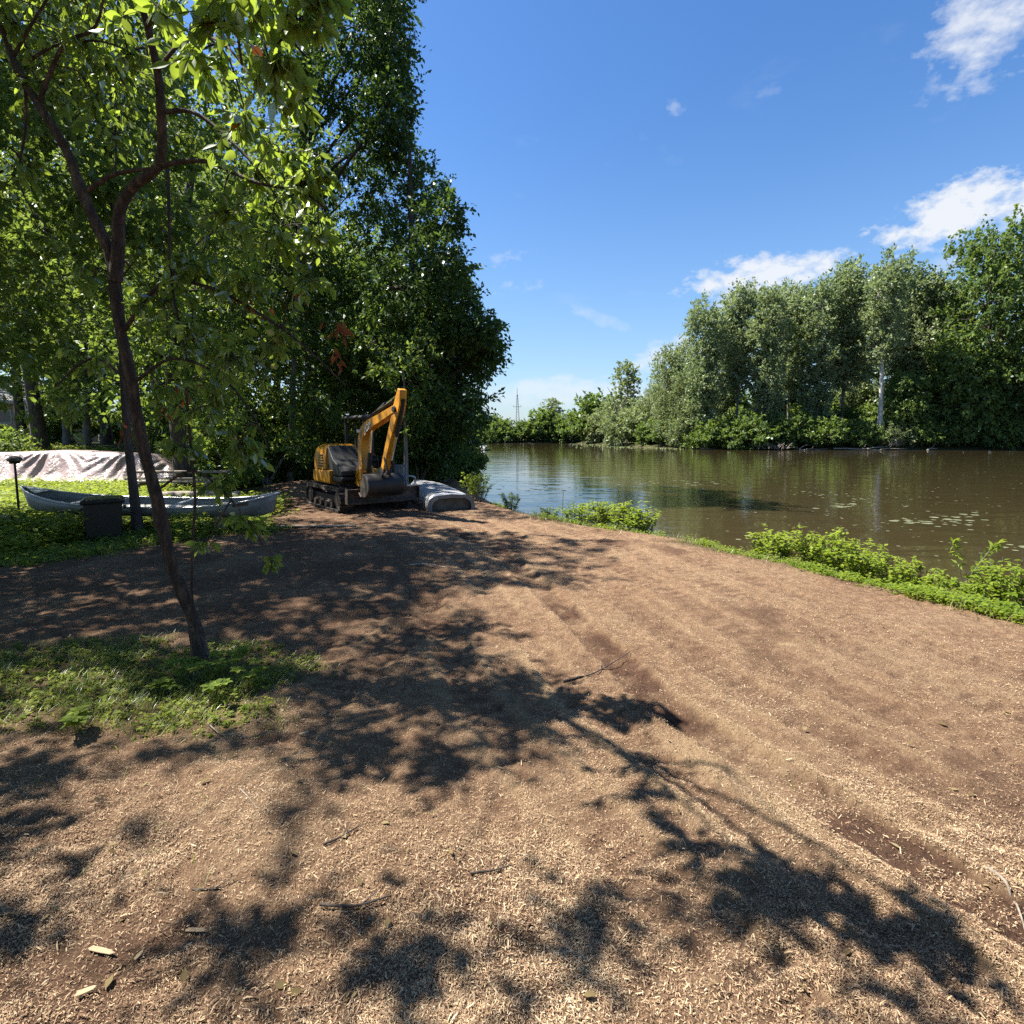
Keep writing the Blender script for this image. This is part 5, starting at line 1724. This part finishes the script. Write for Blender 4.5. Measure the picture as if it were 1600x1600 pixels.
for a_ in [(1320, 790, 22, 3, 16, .04, .12), (1335, 783, 12, 3, 10, .05, .1), (1415, 813, 14, 2, 9, .05, .12), (1445, 816, 12, 2, 8, .05, .13), (1505, 808, 26, 3, 16, .05, .13), (1490, 820, 16, 3, 8, .04, .1), (1290, 771, 30, 3, 10, .04, .09),
           (1040, 758, 50, 4, 24, .06, .16), (1380, 745, 160, 26, 240, .02, .06), (1400, 800, 160, 40, 200, .015, .04), (900, 764, 70, 4, 30, .05, .14), (1185, 842, 14, 3, 6, .04, .1), (1590, 855, 20, 3, 6, .05, .1)]:
    pads(*a_)
tag(obj('floating_leaves', la.mesh('floating_leaves'), M['lily']), 'scattered lily pads and fluff drifting on the brown water', 'floating leaves', kind='stuff')
la = Acc()
n = 5200
px = g.uniform(890, 1180, n)
d = g.uniform(84, 142, n) ** 1.0
x = (px - 800) / FPX * d
s_ = shore(x, d)
k = (s_ < -.4) & (g.random(n) < np.exp(s_ / 4.0) * .8)
x, d = x[k], d[k]
n = len(x)
p = np.stack([x, d, np.full(n, WATER_Z)], 1)
leaf_cards(la, p, nrmz(np.stack([g.normal(size=n), g.normal(size=n), np.abs(g.normal(size=n)) * .35], 1)), nrmz(rdir(n, g) * .4 + np.array((0, 0, 1))), g.uniform(.15, .32, n), g.uniform(.1, .22, n))
tag(obj('lily_bed', la.mesh('lily_bed'), M['leaf_poplar']), 'shallow bed of water plants fringing the far shore at the bend', 'water plants', kind='stuff')

# ------------------------------------------------------------------ low plants
def sprout(acc, p, g, h, nl, L, W, spread=.5):
    """leafy weeds: leaves around short upright stems, vectorised over points p"""
    n = len(p)
    hh_ = h * g.uniform(.5, 1.2, n)
    ax = nrmz(np.stack([g.normal(size=n) * .25, g.normal(size=n) * .25, np.ones(n)], 1))
    t = g.random((n, nl))
    q = p[:, None] + ax[:, None] * (hh_[:, None] * t)[..., None] + g.normal(size=(n, nl, 3)) * np.array((1, 1, .3)) * h * .10
    a = g.uniform(0, 2 * math.pi, (n, nl))
    d = np.stack([np.cos(a), np.sin(a), g.uniform(-.25, .6, (n, nl))], -1)
    nm = nrmz(rdir(n * nl, g) * .5 + np.array((0, 0, 1)))
    sz = g.uniform(.6, 1.3, n * nl)
    leaf_cards(acc, q.reshape(-1, 3), d.reshape(-1, 3), nm, L * sz, W * sz)


def blades(acc, p, g, h, w, lean=.45):
    n = len(p)
    a = g.uniform(0, 2 * math.pi, n)
    d = nrmz(np.stack([np.cos(a) * lean, np.sin(a) * lean, np.ones(n)], 1) + g.normal(size=(n, 3)) * .2)
    sd = nrmz(np.stack([-np.sin(a), np.cos(a), np.zeros(n)], 1))
    hh_ = (h * g.uniform(.45, 1.3, n))[:, None]
    ww = (w * g.uniform(.6, 1.3, n))[:, None]
    out = np.stack([np.cos(a), np.sin(a), np.zeros(n)], 1)
    v = np.stack([p - sd * ww, p + sd * ww, p + d * hh_ * .55 + sd * ww * .8, p + d * hh_ * .55 - sd * ww * .8, p + d * hh_ + out * hh_ * .22 - np.array((0, 0, .10)) * hh_], 1)
    k = np.arange(n)[:, None] * 5
    acc.add(v.reshape(-1, 3), k + np.array([[0, 1, 2, 3]]))
    acc.f.append((k + np.array([[3, 2, 4]])) + acc.n - len(v) * 5)


g = np.random.default_rng(101)
# weedy ground around the canoe and in front of the tarp
n = 60000
x = g.uniform(-24, -3.6, n)
y = g.uniform(5.6, 26, n)
pw = weed_side(x, y)
keep = (g.random(n) < pw * np.clip(1.6 - y / 22, .35, 1)) & (np.abs(x) / np.maximum(y, .1) < 1.15)
trail = (x > -9.0 + (22 - y) * .10) & (y > 13.5)
keep &= ~trail
keep &= ~((x > TX0 - .2) & (x < TX1 + .2) & (np.abs(y - TY) < 1.1))
x, y = x[keep], y[keep]
p = np.stack([x, y, gz(x, y)], 1)
wa = Acc()
tallp = fbm(x, y, 1.6, 83, 2)
canoe_zone = (np.abs(x - cx_) < 2.6) & (np.abs(y - cy_) < .6)
big = (tallp > .42) & ~canoe_zone & (y > 7.6)
front = big & (y < 9.6) & (y > 8.5)
sprout(wa, p[big & ~front], g, .34, 9, .10, .06)
sprout(wa, p[front], g, .46, 12, .10, .06)
sprout(wa, p[~big], g, .13, 5, .075, .045)
n2 = 26000
x2 = g.uniform(-10, -4, n2)
y2 = g.uniform(5.8, 10.0, n2)
kk = g.random(n2) < weed_side(x2, y2)
blades(wa, np.stack([x2[kk], y2[kk], gz(x2[kk], y2[kk])], 1), g, .12, .004)
print('weeds', len(p), kk.sum())
tag(obj('weeds', wa.mesh('weeds'), M['leaf_weed']), 'sunlit nettles and weeds covering the ground round the canoe', 'weeds', kind='stuff')

# grass patch round the leaning tree
n = 30000
x = g.uniform(-5.2, -1.3, n)
y = g.uniform(2.75, 4.7, n)
kk = g.random(n) < tree_patch(x, y) * (.25 + .9 * sstep(.35, .65, fbm(x, y, .35, 85, 3)))
x, y = x[kk], y[kk]
ga = Acc()
blades(ga, np.stack([x, y, fine_z(x, y) - .005], 1), g, .075, .0022, .8)
n = 2200
x = g.uniform(-5.0, -1.5, n)
y = g.uniform(2.9, 4.6, n)
kk = g.random(n) < tree_patch(x, y) * .8
sprout(ga, np.stack([x[kk], y[kk], fine_z(x[kk], y[kk])], 1), g, .05, 5, .035, .022)
tag(obj('grass_patch', ga.mesh('grass_patch'), M['grass']), 'patchy grass and seedlings around the foot of the leaning tree', 'grass', kind='stuff')
# scattered blades in the mulch
n = 1500
x = g.uniform(-4, 4.8, n)
y = g.uniform(1.5, 9, n)
kk = (g.random(n) < sstep(.6, .72, fbm(x, y, .5, 87, 3))) & (shore(x, y) > .8)
gb = Acc()
blades(gb, np.stack([x[kk], y[kk], fine_z(x[kk], y[kk])], 1), g, .06, .002, .9)
tag(obj('grass_blades', gb.mesh('grass_blades'), M['grass']), 'stray green grass blades sprouting through the mulch', 'grass', kind='stuff')

# broad-leaved seedlings right of the trunk foot: each a plant
g = np.random.default_rng(33)
for px, py, s, lab in [(285, 1062, 1.0, 'broad-leaved seedling just left of the leaning trunk foot'), (322, 1068, 1.25, 'largest broad-leaved seedling right in front of the leaning trunk foot'), (362, 1050, 1.1, 'broad-leaved seedling just right of the leaning trunk foot'),
                       (388, 1072, 1.0, 'broad-leaved seedling at the right tip of the grass patch'), (345, 1098, .9, 'low seedling at the front right of the grass patch'), (250, 1088, .7, 'low seedling in the middle of the grass patch'), (120, 1150, .7, 'small seedling at the left front of the grass patch')]:
    c = on_ground(px, py)
    c[2] = fine_z(c[0], c[1])[0]
    a, st = Acc(), Acc()
    nst = 6
    for q in range(nst):
        an, ln = g.uniform(0, 6.28), g.uniform(.08, .17) * s
        e = np.array((math.cos(an) * .07 * s, math.sin(an) * .07 * s, ln))
        st.tube(curve([(0, 0, -.01), e * .6, e], 5), .0022, 4)
        m_ = 6
        d = nrmz(np.stack([np.cos(np.arange(m_) * 1.05 + an), np.sin(np.arange(m_) * 1.05 + an), g.uniform(-.1, .35, m_)], 1))
        V = e[None, None] + np.stack([lv_ for lv_ in [d]], 0)[0][:, None] * lv[None, :, 0:1] * .62 + nrmz(np.cross(np.array((0, 0, 1.)), d))[:, None] * lv[None, :, 1:2] * .85 + np.array((0, 0, 1.)) * lv[None, :, 2:3]
        a.add(V.reshape(-1, 3), (np.arange(m_)[:, None, None] * len(lv) + lf[None]).reshape(-1, 4))
    t = empty('seedling', c, 0, lab, 'plant', 'seedlings at the foot of the leaning tree')
    obj('stem', st.mesh('stem'), M['leaf_weed'], t)
    o = obj('foliage', a.mesh('foliage'), M['leaf_weed'], t)
    o['kind'] = 'stuff'

# ---- bank plants on the right
g = np.random.default_rng(202)
n = 70000
t = g.random(n)
y = 2.6 + 11.4 * t
lx = np.interp(y, [p_[1] for p_ in LBANK], [p_[0] for p_ in LBANK])
x = lx + g.uniform(-1.45, .35, n)
s_ = shore(x, y)
wid = .5 + .75 * sstep(9, 5, y) + 1.3 * (fbm(x, y, .7, 89, 3) - .5) + .5 * g.random(n) ** 4
kk = (s_ > -.12) & (s_ < wid) & (g.random(n) < np.where((y > 8.8) & (y < 9.9), .12, np.where(y > 9.9, .55, 1)))
x, y, s_ = x[kk], y[kk], s_[kk]
p = np.stack([x, y, gz(x, y)], 1)
ba_ = Acc()
hi = g.random(len(x)) < .45
sprout(ba_, p[hi], g, .12, 5, .045, .024)
blades(ba_, p[~hi], g, .11, .003, .6)
n = 3500
y = 2.6 + 9.5 * g.random(n)
x = np.interp(y, [p_[1] for p_ in LBANK], [p_[0] for p_ in LBANK]) - g.uniform(.1, 1.7, n)
kk = g.random(n) < sstep(.45, .7, fbm(x, y, .8, 93, 3)) * .9
x, y = x[kk], y[kk]
dg_ = Acc()
blades(dg_, np.stack([x, y, gz(x, y)], 1), g, .16, .0028, .9)
tag(obj('dry_grass', dg_.mesh('dry_grass'), M['dry_grass']), 'straw-coloured dry grass along the edge of the bank weeds', 'dry grass', kind='stuff')
tag(obj('bank_weeds', ba_.mesh('bank_weeds'), M['leaf_bank']), 'bright green low weeds fringing the mulch at the near waterline', 'weeds', kind='stuff')


def bank_plant(x, y, h, w, nst, L, W, lab, name='bank_plant', leaf='leaf_bank', per=26, z=None):
    a, st = Acc(), Acc()
    for q in range(nst):
        an, rr = g.uniform(0, 6.28), w * math.sqrt(g.random())
        b_ = np.array((math.cos(an) * rr * .35, math.sin(an) * rr * .35, -.05))
        e = np.array((math.cos(an) * rr, math.sin(an) * rr, h * g.uniform(.55, 1.1)))
        c_ = curve([b_, b_ * .4 + e * .6 + np.array((0, 0, .08 * h)), e], 8)
        st.tube(c_, np.linspace(.006, .002, len(c_)), 4)
        tt = g.uniform(.25, 1, per)
        pp = c_[(tt * (len(c_) - 1)).astype(int)] + g.normal(size=(per, 3)) * .012
        aa = g.uniform(0, 6.28, per)
        d = np.stack([np.cos(aa), np.sin(aa), g.uniform(-.3, .6, per)], 1)
        sz = g.uniform(.6, 1.25, per)
        leaf_cards(a, pp, d, nrmz(rdir(per, g) * .6 + np.array((0, 0, 1))), L * sz, W * sz)
    t_ = empty(name, (x, y, g1(x, y) if z is None else z), 0, lab, 'plant', 'leafy plants on the near waterside')
    obj('stem', st.mesh('stem'), M['bark_grey'], t_)
    o = obj('foliage', a.mesh('foliage'), M[leaf], t_)
    o['kind'] = 'stuff'


def bank_at(px, d):
    return (px - 800) / FPX * d, d


for px, d, h, w, nst, L, W, lab in [
        (1215, 8.4, .48, .42, 34, .075, .036, 'leafy bush at the left end of the bright bank weeds'), (1290, 8.0, .55, .45, 40, .07, .034, 'highest leafy bush of the bright bank weeds'), (1345, 7.5, .5, .42, 36, .07, .034, 'leafy bush right of the highest one on the bank'),
        (1400, 7.1, .38, .36, 28, .065, .032, 'lower leafy bush in the middle of the bank weeds'), (1455, 6.8, .32, .34, 24, .06, .03, 'low leafy bush before the arching sprig on the bank'),
        (1590, 6.1, .52, .34, 26, .075, .03, 'leafy bush at the right picture edge on the bank'), (1545, 6.3, .34, .3, 20, .065, .03, 'low bush left of the one at the right picture edge'),
        (1005, 10.3, .60, .34, 24, .085, .036, 'leafy shrub at the end of the gap, over the water'), (955, 10.9, .60, .42, 32, .08, .034, 'widest leafy shrub on the waterside between boat and gap'), (905, 11.5, .52, .4, 24, .075, .032, 'leafy shrub left of the widest one on the waterside'),
        (975, 10.6, .5, .4, 26, .08, .034, 'leafy shrub between the widest one and the last over the water'), (930, 11.2, .5, .4, 26, .078, .034, 'leafy shrub just left of the widest waterside one'), (860, 12.2, .32, .3, 14, .07, .03, 'small dark sprig between the overturned boat and the shrubs'), (800, 13.2, .34, .3, 14, .07, .03, 'small sprig at the waterside right of the overturned boat'), (745, 14.6, .55, .5, 26, .08, .036, 'dark leafy plant at the water behind the overturned boat')]:
    x, y = bank_at(px, d)
    bank_plant(x, y, h * 1.3, w, int(nst * 1.3), L * 1.1, W * 1.15, lab, z=max(g1(x, y), WATER_Z + .10))
# the arching sprig over the water and the thin dry stalk
sx, sy = bank_at(1490, 6.6)
sz_ = g1(sx, sy)
a, st = Acc(), Acc()
c_ = curve([(0, 0, 0), at(1512, 905, 6.6) - np.array((sx, sy, sz_)), at(1545, 862, 6.6) - np.array((sx, sy, sz_)), at(1560, 848, 6.6) - np.array((sx, sy, sz_))], 16)
st.tube(c_, np.linspace(.006, .002, len(c_)), 5)
c2_ = curve([c_[4], at(1492, 862, 6.6) - np.array((sx, sy, sz_)), at(1488, 845, 6.6) - np.array((sx, sy, sz_))], 10)
st.tube(c2_, np.linspace(.004, .002, len(c2_)), 5)
for cc in (c_[6:], c2_[3:]):
    for rep in range(4):
        d = nrmz(rdir(len(cc), g) * .8 + np.array((.4, -.2, .1)))
        leaf_cards(a, cc, d, nrmz(rdir(len(cc), g) * .6 + np.array((0, 0, 1))), np.full(len(cc), .10), np.full(len(cc), .03))
t_ = empty('arching_sprig', (sx, sy, sz_), 0, 'thin arching sprig with narrow leaves reaching over the water', 'plant')
obj('stem', st.mesh('stem'), M['bark_grey'], t_)
o = obj('foliage', a.mesh('foliage'), M['leaf_bank'], t_)
o['kind'] = 'stuff'
sx, sy = bank_at(880, 11.7)
a = Acc()
b_ = np.array((sx, sy, g1(sx, sy)))
a.tube(curve([b_, at(879, 790, 11.7), at(880, 768, 11.7)], 6), .008, 5)
tag(obj('dry_stalk', a.mesh('dry_stalk'), M['bark_grey']), 'single dry grey stalk standing up among the waterside shrubs', 'stalk')

# ------------------------------------------------------------------ wood chips, twigs
m, ns, ls = new_mat('wood_chip')
geo = ns.new('ShaderNodeNewGeometry')
rp = ramp(ns, [(0, (.082, .043, .026)), (.25, (.195, .118, .070)), (.5, (.325, .215, .125)), (.78, (.44, .33, .20)), (1, (.54, .44, .30))])
nz = node(ns, 'ShaderNodeTexNoise', {'Scale': .9, 'Detail': 4})
ls.new(geo.outputs['Position'], nz.inputs[0])
ad = node(ns, 'ShaderNodeMath', operation='MULTIPLY_ADD')
ls.new(nz.outputs[0], ad.inputs[0])
ad.inputs[1].default_value = .9
mu = node(ns, 'ShaderNodeMath', operation='MULTIPLY_ADD')
ls.new(geo.outputs['Random Per Island'], mu.inputs[0])
mu.inputs[1].default_value = .85
mu.inputs[2].default_value = -.38
ls.new(mu.outputs[0], ad.inputs[2])
ls.new(ad.outputs[0], rp.inputs[0])
bs = node(ns, 'ShaderNodeBsdfPrincipled', {'Roughness': .8, 'Specular IOR Level': .25})
ls.new(rp.outputs[0], bs.inputs['Base Color'])
ls.new(bs.outputs[0], ns.new('ShaderNodeOutputMaterial').inputs[0])
M['chip'] = m
g = np.random.default_rng(303)
n = 470000
pyx = 790 + 850 * g.random(n) ** .66
pxx = g.uniform(-60, 1660, n)
vu, vv = (pxx - 800) / FPX, (PROW - pyx) / FPX
kz_ = -CAM_H / (-math.sin(PITCH) + vv * math.cos(PITCH))
x = vu * kz_
y = (math.cos(PITCH) + vv * math.sin(PITCH)) * kz_
s_ = shore(x, y)
_, so_, pl_ = relief(x, y)
prob = (1 - .88 * so_) * (1 - .45 * dark_side(x, y)) * (1 - .93 * weed_side(x, y)) * (1 - .55 * tree_patch(x, y)) * (s_ > .75) * sstep(.75, 1.1, s_) * (y < 13.5)
prob = np.clip(prob * (.22 + .78 * sstep(.34, .62, fbm(x, y, .6, 55, 4)) + .5 * pl_), 0, 1)
kk = g.random(n) < prob
x, y = x[kk], y[kk]
n = len(x)
big = g.random(n) < .012
L = np.where(big, g.uniform(.018, .032, n), g.uniform(.0045, .0125, n)) * (1 + .06 * np.clip(y - 3, 0, 8))
W = L * g.uniform(.12, .34, n)
W = np.clip(W, .0013, .0042) * (1 + .10 * np.clip(y - 3, 0, 8))
a = g.uniform(0, 2 * math.pi, n)
tilt = g.normal(size=n) * .33
d = np.stack([np.cos(a) * np.cos(tilt), np.sin(a) * np.cos(tilt), np.sin(tilt)], 1)
nm = nrmz(np.stack([g.normal(size=n) * .4, g.normal(size=n) * .4, np.ones(n)], 1))
sd = nrmz(np.cross(d, nm))
up = np.cross(sd, d)
z = fine_z(x, y) + g.uniform(.001, .008, n) + np.abs(np.sin(tilt)) * L * .45
p = np.stack([x, y, z], 1)
cu = (g.uniform(-.1, .28, n) * L)[:, None]
L, W = L[:, None], W[:, None]
V = np.stack([p - d * L / 2 - sd * W / 2, p - d * L / 2 + sd * W * .3, p + sd * W / 2 + up * cu, p - sd * W / 2 + up * cu, p + d * L / 2 + sd * W * .35, p + d * L / 2 - sd * W * .25], 1)
ch = Acc()
k = np.arange(n)[:, None] * 6
nearc = (y < 2.3) & (L[:, 0] > .0105)
k = np.arange(int(nearc.sum()))[:, None] * 6
ch.add(V[nearc].reshape(-1, 3), np.concatenate([k + np.array([[0, 1, 2, 3]]), k + np.array([[3, 2, 4, 5]])]))
Vf = V[~nearc][:, [0, 1, 4, 5]]
ch.add(Vf.reshape(-1, 3), np.arange(len(Vf) * 4).reshape(-1, 4))
print('chips', n)
tag(obj('wood_chips', ch.mesh('wood_chips'), M['chip']), 'tan and brown shredded bark chips strewn over the bank', 'wood chips', kind='stuff')


def twig(pts, r, lab, bark='bark_dark', fork=True):
    c = [np.array((*on_ground(px, py)[:2], 0)) for px, py in pts]
    c = curve(c, 12)
    zz_ = fine_z(c[:, 0], c[:, 1]) + r * 1.1
    c[:, 2] = np.maximum(zz_, np.linspace(zz_[0], zz_[-1], len(zz_)) + .004)
    a = Acc()
    a.tube(c, np.linspace(r, r * .45, len(c)), 6, cap=True)
    if fork:
        k = c[len(c) * 3 // 5]
        dv = nrmz((c[-1] - c[0])[None])[0]
        a.tube([k, k + dv * .06 + np.array((-dv[1], dv[0], .15)) * .05], (r * .6, r * .3), 5)
    tag(obj('twig', a.mesh('twig', True), M[bark]), lab, 'twig', 'twigs lying on the mulch')


M['bark_strip'] = M['wood_pale']
twig([(505, 1322), (530, 1310), (562, 1290)], .006, 'dark straight twig near the curved shadow in the sunlit front mulch')
twig([(500, 1419), (555, 1420), (612, 1402)], .006, 'long dark twig lying crosswise at the front of the mulch')
twig([(735, 1362), (770, 1358), (800, 1350)], .005, 'short twig in the middle of the front mulch')
twig([(1545, 1362), (1580, 1395), (1605, 1440)], .007, 'long pale curved twig at the right edge of the mulch', 'wood_pale', False)
twig([(300, 1390), (330, 1392), (345, 1388)], .004, 'thin dark twig left of the crosswise one')
twig([(880, 1065), (930, 1052), (985, 1020)], .007, 'slanting twig on the sunlit track marks')
twig([(640, 885), (665, 884), (700, 890)], .012, 'pale twig on the mulch in front of the excavator', 'wood_pale')
twig([(375, 1235), (390, 1250), (402, 1262)], .004, 'short pale twig at the front of the grass patch', 'wood_pale', False)
twig([(325, 1135), (350, 1150), (385, 1148)], .004, 'thin pale stalk lying at the right front of the grass patch', 'wood_pale', False)


def bark_chip(px, py, L_, W_, rz, lab):
    c = on_ground(px, py)
    c[2] = fine_z(c[0], c[1])[0] + .012
    pr = [(-L_ / 2, -W_ * .2), (-L_ * .42, W_ * .45), (-.1 * L_, W_ * .5), (.3 * L_, W_ * .38), (L_ / 2, .05 * W_), (.35 * L_, -.42 * W_), (-.1 * L_, -.5 * W_), (-.4 * L_, -.45 * W_)]
    o = part('bark_strip', loft([(pr, 0), ([(x_ * .96, y_ * .9) for x_, y_ in pr], .004)]), M['chip_big'], None, .002)
    o.location = c
    o.rotation_euler = (R(8), R(-5), rz)
    tag(o, lab, 'wood chip', 'large chips on the mulch')


M['chip_big'] = solid('chip_big', [(.24, .16, .09), (.36, .26, .15), (.44, .33, .20)], 14, .85, stretch=(1, 7, 7), bump=.002)
bark_chip(307, 1449, .09, .016, R(-6), 'pale flat chip below the thin dark twig at the front left')
bark_chip(160, 1492, .12, .018, R(-15), 'longest pale wood strip at the front left')
bark_chip(217, 1496, .035, .014, R(75), 'short upright pale chip right of the longest wood strip')
bark_chip(135, 1555, .06, .018, R(25), 'curled wood strip near the lower left corner')
bark_chip(475, 1145, .06, .018, R(20), 'pale chip in the shade right of the grass patch')
# broken stub standing in the mulch
c = on_ground(640, 932)
a = Acc()
z0 = fine_z(c[0], c[1])[0]
a.tube(curve([(c[0], c[1], z0 - .03), (c[0] + .01, c[1], z0 + .05), (c[0], c[1], z0 + .11)], 6), np.linspace(.014, .007, 7), 6)
a.tube([(c[0], c[1], z0 + .04), (c[0] - .05, c[1], z0 + .08)], (.007, .003), 5)
tag(obj('broken_stub', a.mesh('broken_stub', True), M['bark_dark']), 'small dark broken stub standing up in the shaded mulch', 'stub')


# fallen leaves scattered over the mulch
g = np.random.default_rng(404)
n = 200
pyx, pxx = 840 + 780 * g.random(n), g.uniform(-40, 1640, n)
vu, vv = (pxx - 800) / FPX, (PROW - pyx) / FPX
kz_ = -CAM_H / (-math.sin(PITCH) + vv * math.cos(PITCH))
x, y = vu * kz_, (math.cos(PITCH) + vv * math.sin(PITCH)) * kz_
kk = (shore(x, y) > .9) & (g.random(n) < np.where(x < 0, .9, .35))
x, y = x[kk], y[kk]
n = len(x)
a = g.uniform(0, 6.28, n)
d_ = nrmz(np.stack([np.cos(a), np.sin(a), g.normal(size=n) * .2], 1))
s_ = nrmz(np.cross(nrmz(g.normal(size=(n, 3)) * .3 + np.array((0, 0, 1))), d_))
u_ = np.cross(d_, s_)
sc_ = g.uniform(.2, .5, n)[:, None, None]
V = np.stack([x, y, fine_z(x, y) + .012], 1)[:, None] + (d_[:, None] * lv[None, :, 0:1] + s_[:, None] * lv[None, :, 1:2] + u_[:, None] * lv[None, :, 2:3]) * sc_
fa = Acc()
fa.add(V.reshape(-1, 3), (np.arange(n)[:, None, None] * len(lv) + lf[None]).reshape(-1, 4))
tag(obj('fallen_leaves', fa.mesh('fallen_leaves'), M['dry_grass']), 'small dry leaves fallen on the mulch', 'fallen leaves', kind='stuff')
